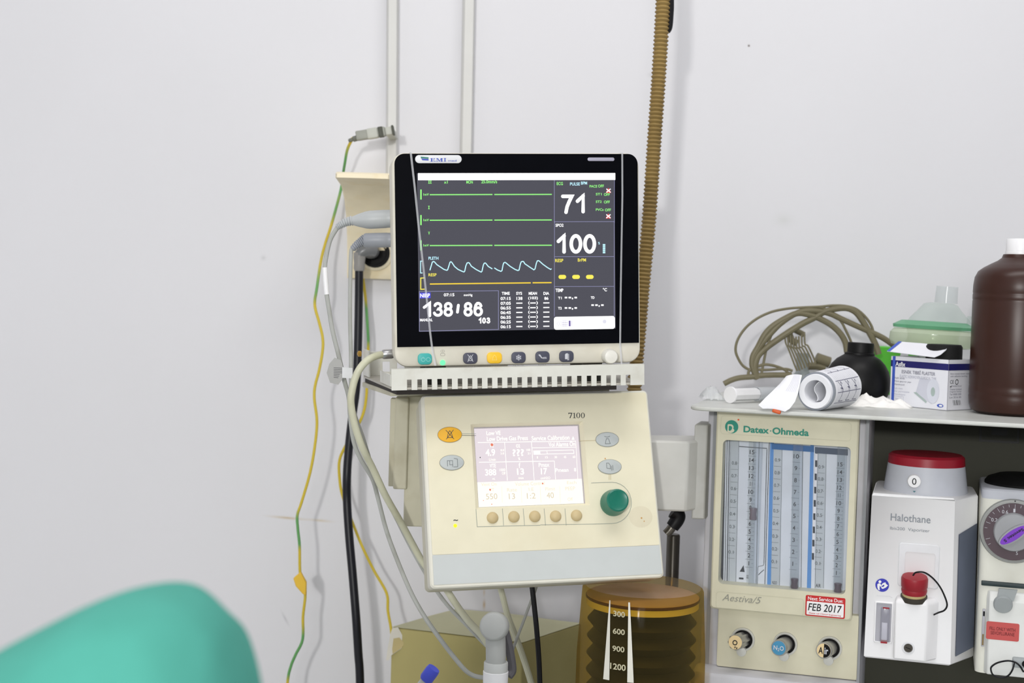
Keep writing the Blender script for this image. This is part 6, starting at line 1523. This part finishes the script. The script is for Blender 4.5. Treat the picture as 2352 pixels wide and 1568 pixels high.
# bottle with blue cap
Yb_ = 1.62; ov = P(986, 1549, Yb_); e = Yb_ / FPX
dd = V3((-.55, .1, -.83)).normalized()
ob2 = ov + dd * .0
Lb = (ov.z - TZ - .018) / -dd.z
bl2 = thing('blue_capped_bottle', 'small clear bottle with blue cap at the bottom edge of the photo', 'bottle', at(ov + dd * Lb))
oo = ov + dd * Lb
mb = MB(mat('blue_cap', (70, 82, 204), 0.45)); mb.lathe([(0, -.0085), (14 * e, -.008), (16.5 * e, -.005), (16.5 * e, .006), (15 * e, .0095), (0, .0095)], ov - oo, -dd, 24); mb.build('cap', bl2, label='blue cap')
mb = MB(clear('bottle_clear', (226, 230, 230), 0.4, 0.15)); mb.lathe([(11 * e, .0085), (11 * e, .018), (30 * e, .034), (34 * e, .045), (34 * e, Lb - .003), (30 * e, Lb), (0, Lb)], ov - oo, dd, 28); mb.build('bottle_body', bl2)

# trolley below the picture carrying carton, elbow and bottle
tr = thing('steel_trolley', 'steel trolley under the carton and the elbow connector, below the ventilator panel', 'trolley', Matrix.Translation((-.08, 1.9, 0)))
stl = mat('trolley_steel', (190, 192, 194), 0.35, metal=0.7)
mb = MB(stl); mb.box(-.10, -.38, .14, .35, TZ - .018, TZ - .0002); mb.build('top', tr)
mb = MB(stl); mb.box(-.10, -.38, .14, .35, .2, .215); mb.build('lower_shelf', tr)
for x in (-.088, .128):
    for y in (-.345, .345):
        mb = MB(stl); mb.lathe([(.011, .0), (.011, TZ - .018)], (x, y, 0), (0, 0, 1), 14); mb.build('leg', tr)

# ------------------------------------------------------------------ bellows
YB2 = 1.80; bt = P(1477, 1345, YB2); e = scl(bt)
zlow = Mf.O.z + low
ob3 = V3((bt.x, bt.y, zlow + .0003))
bw = thing('bellows_canister', 'amber bellows canister with black pleated bellows and white scale beside the flow column', 'bellows', at(ob3))
hz = lambda y: (P(1477, y, YB2) - ob3).z
RD = 139 * e
amb = clear('amber_plastic', (220, 200, 134), 0.03, 0.08, 0.14)
mb = MB(amb)
mb.lathe([(RD * 1.08, 0), (RD * 1.06, hz(1500)), (RD, hz(1352)), (RD * .985, hz(1348)), (RD * .95, hz(1345))], (0, 0, 0), (0, 0, 1), 64, cap=False)
mb.build('dome', bw)
mb = MB(clear('dome_top_clear', (240, 228, 208), 0.05, 0.1, 0.12)); mb.lathe([(RD * .95, hz(1345)), (0, hz(1344))], (0, 0, 0), (0, 0, 1), 64, cap=False); mb.build('dome_top', bw)
mb = MB(mat('base_ring_black', (30, 28, 26), 0.5)); mb.lathe([(RD * 1.12, 0), (RD * 1.12, .012), (RD * 1.085, .014), (RD * 1.085, 0)], (0, 0, 0), (0, 0, 1), 48); mb.build('base_ring', bw)
bk_ = mat('bellows_rubber', (22, 20, 16), 0.5, spec=0.25)
rB2, rS = RD * .90, RD * .78
pf = []; y = 1384; n = 0
while hz(y) > .016:
    pf.append((rS if n % 2 else rB2, hz(y))); y += 19.5; n += 1
pf = [(0, .015), (rS, .015)] + pf[::-1] + [(rB2 * .97, hz(1378)), (0, hz(1377))]
mb = MB(bk_); mb.lathe(pf, (0, 0, 0), (0, 0, 1), 56); mb.build('bellows', bw, smooth=25)
mb = MB(mat('bellows_collar_yellow', (230, 216, 150), 0.5)); mb.lathe([(RD * .84, hz(1390)), (RD * .925, hz(1388)), (RD * .925, hz(1374)), (RD * .84, hz(1374))], (0, 0, 0), (0, 0, 1), 56); mb.build('collar', bw, label='yellowish band under the top disc')
mb = MB(mat('bellows_disc', (190, 162, 142), 0.4, dirt=(140, 100, 80), dscale=12, damt=0.5)); mb.lathe([(RD * .93, hz(1372)), (RD * .93, hz(1366)), (RD * .90, hz(1364)), (0, hz(1363))], (0, 0, 0), (0, 0, 1), 56); mb.m(mat('rim_maroon', (80, 40, 26), 0.5)); mb.lathe([(RD * .925, hz(1374)), (RD * .94, hz(1372)), (RD * .94, hz(1368)), (RD * .925, hz(1366))], (0, 0, 0), (0, 0, 1), 56, cap=False); mb.build('top_disc', bw)
# printed scale wrapped round the front of the dome
BF = Fr(0, 0, 0, 0, 0, 0, o=ob3 + V3((0, -RD * 1.07, 0)))
sc2 = MB(mat('scale_print_white', (226, 224, 214), 0.6)); k5b = K(1300, 1160, 3.842)
def qd(x, y): return BF.q(*k5b(x, y))
for (xa, ya), (xb, yb), wa, wb in (((397, 870), (362, 1568), 8, 52), ((562, 870), (570, 1568), 14, 56)):
    a0, a1, b0_, b1_ = qd(xa - wa / 2, ya), qd(xa + wa / 2, ya), qd(xb - wb / 2, yb), qd(xb + wb / 2, yb)
    ext = .5
    N = 16
    for i in range(N):
        t0, t1 = i / N * (1 + ext * 0), (i + 1) / N
        L2 = lambda p, q_, t: (p[0] + (q_[0] - p[0]) * t, p[1] + (q_[1] - p[1]) * t)
        sc2.f([sc2.v((*L2(a0, b0_, t0), 0)), sc2.v((*L2(a1, b1_, t0), 0)), sc2.v((*L2(a1, b1_, t1), 0)), sc2.v((*L2(a0, b0_, t1), 0))][::-1])
sc2.m(mat('scale_print_cream', (196, 190, 160), 0.6))
for s_, x0, x1, y0_, y1 in (('300', 425, 526, 957, 1003), ('600', 420, 524, 1110, 1156), ('900', 415, 520, 1262, 1308), ('1200', 395, 530, 1416, 1466)):
    a, b = qd(x0, y1), qd(x1, y0_); sc2.text(s_, a[0], a[1], b[0], b[1], 0, .02)
out = []
for u, v, n in sc2.vs:
    R_ = RD * (1.082 - .082 * max(0, min(1, v / hz(1352)))) + .0008
    R_ = RD * 1.0 + (RD * .06) * max(0, min(1, (hz(1352) - v) / (hz(1352) - hz(1500)))) + .0008 if v > hz(1500) else RD * 1.063 + RD * .02 * (hz(1500) - v) / hz(1500) + .0008
    x = u
    k_ = max(-.98, min(.98, x / R_)); out.append((x, -R_ * math.sqrt(1 - k_ * k_), v))
sc2.vs = out; sc2.build('scale', bw, smooth=0)

# post behind the bellows and the black plug above it
ps = MB(darksteel); pp0 = P(1547, 1226, 1.97); zt_ = pp0.z
ps.lathe([(.0092, zlow + .0004), (.0092, zt_ - .002), (.0080, zt_), (0, zt_)], (pp0.x, pp0.y, 0), (0, 0, 1), 24)
tag(ps.build('steel_post'), 'upright dark steel post behind the bellows, below the black elbow', 'post')
o5 = P(1545, 1200, 1.925)
bp_ = thing('hose_elbow', 'short black rubber elbow with metal stub under the support arm', 'elbow', at(o5))
mb = MB(black); mb.tube([P(x, y, 1.925) - o5 for x, y in ((1546, 1173), (1557, 1182), (1556, 1192), (1549, 1203), (1544, 1210))], lambda t: .0105 - .0015 * t, 14, 5); mb.build('elbow', bp_)
mb = MB(mat('stub_steel', (120, 116, 108), 0.3, metal=0.8)); mb.tube([P(x, y, 1.925) - o5 for x, y in ((1543, 1211), (1537, 1219), (1530, 1226))], .0062, 14, 2); mb.build('stub', bp_, label='metal stub')

# ------------------------------------------------------------------ turquoise drape in the foreground
YD = 0.7
sil = [(-60, 1530), (0, 1494), (90, 1447), (180, 1402), (260, 1372), (330, 1362), (400, 1366), (450, 1384), (490, 1412), (520, 1448), (545, 1500), (568, 1560), (580, 1610), (585, 1700)]
dr = MB(mat('turquoise_cloth', (88, 176, 160), 0.85, spec=0.15, var=0.04, vs=30, bump=0.25, bs=900))
W3 = [P(x, y, YD) for x, y in sil]
prof_ = spline(W3, 5); NB = 22; ND = len(prof_)
rows = []
for j in range(NB + 1):
    t = -1 + 2 * j / NB           # front to back
    dep = .12 * t
    row = []
    for i, p in enumerate(prof_):
        drop = .10 * abs(t) ** 2.6
        s_ = i / (ND - 1)
        fold = (.010 * sin(s_ * 15 + t * 5.0) + .011 * sin(s_ * 8 - t * 8)) * min(1, 2.2 * abs(t)) * max(0, 1 - max(0, s_ - .6) * 2.5)
        inw = (p.x + .19) * .25 * abs(t) ** 2
        front = 1 if t < 0 else 0
        row.append(dr.v((p.x - inw, p.y + dep + fold * .6, p.z - drop + fold * .4 * abs(t))))
    rows.append(row)
for j in range(NB):
    for i in range(ND - 1): dr.f((rows[j][i], rows[j][i + 1], rows[j + 1][i + 1], rows[j + 1][i]))
# hanging skirt to the floor
edge = rows[0] + [rows[j][-1] for j in range(1, NB + 1)] + rows[-1][::-1][1:] + [rows[j][0] for j in range(NB - 1, 0, -1)]
prev = edge; cx_ = sum(dr.vs[i][0] for i in edge) / len(edge); cy_ = sum(dr.vs[i][1] for i in edge) / len(edge)
for h in (.75, .45, .2, .004):
    cur = []
    for n, i in enumerate(edge):
        x, y, z = dr.vs[i]; k_ = 1 + .12 * (1 - h) + .03 * sin(n * .55) * (1 - h)
        cur.append(dr.v((cx_ + (x - cx_) * k_, cy_ + (y - cy_) * k_, min(z * h / .95, z - .01) if h > .01 else .004)))
    for a in range(len(edge)):
        b = (a + 1) % len(edge); dr.f((prev[a], prev[b], cur[b], cur[a])[::-1])
    prev = cur
tag(dr.build('surgical_drape', smooth=80, sub=1), 'blurred turquoise surgical drape over a hump in the lower left foreground', 'drape')
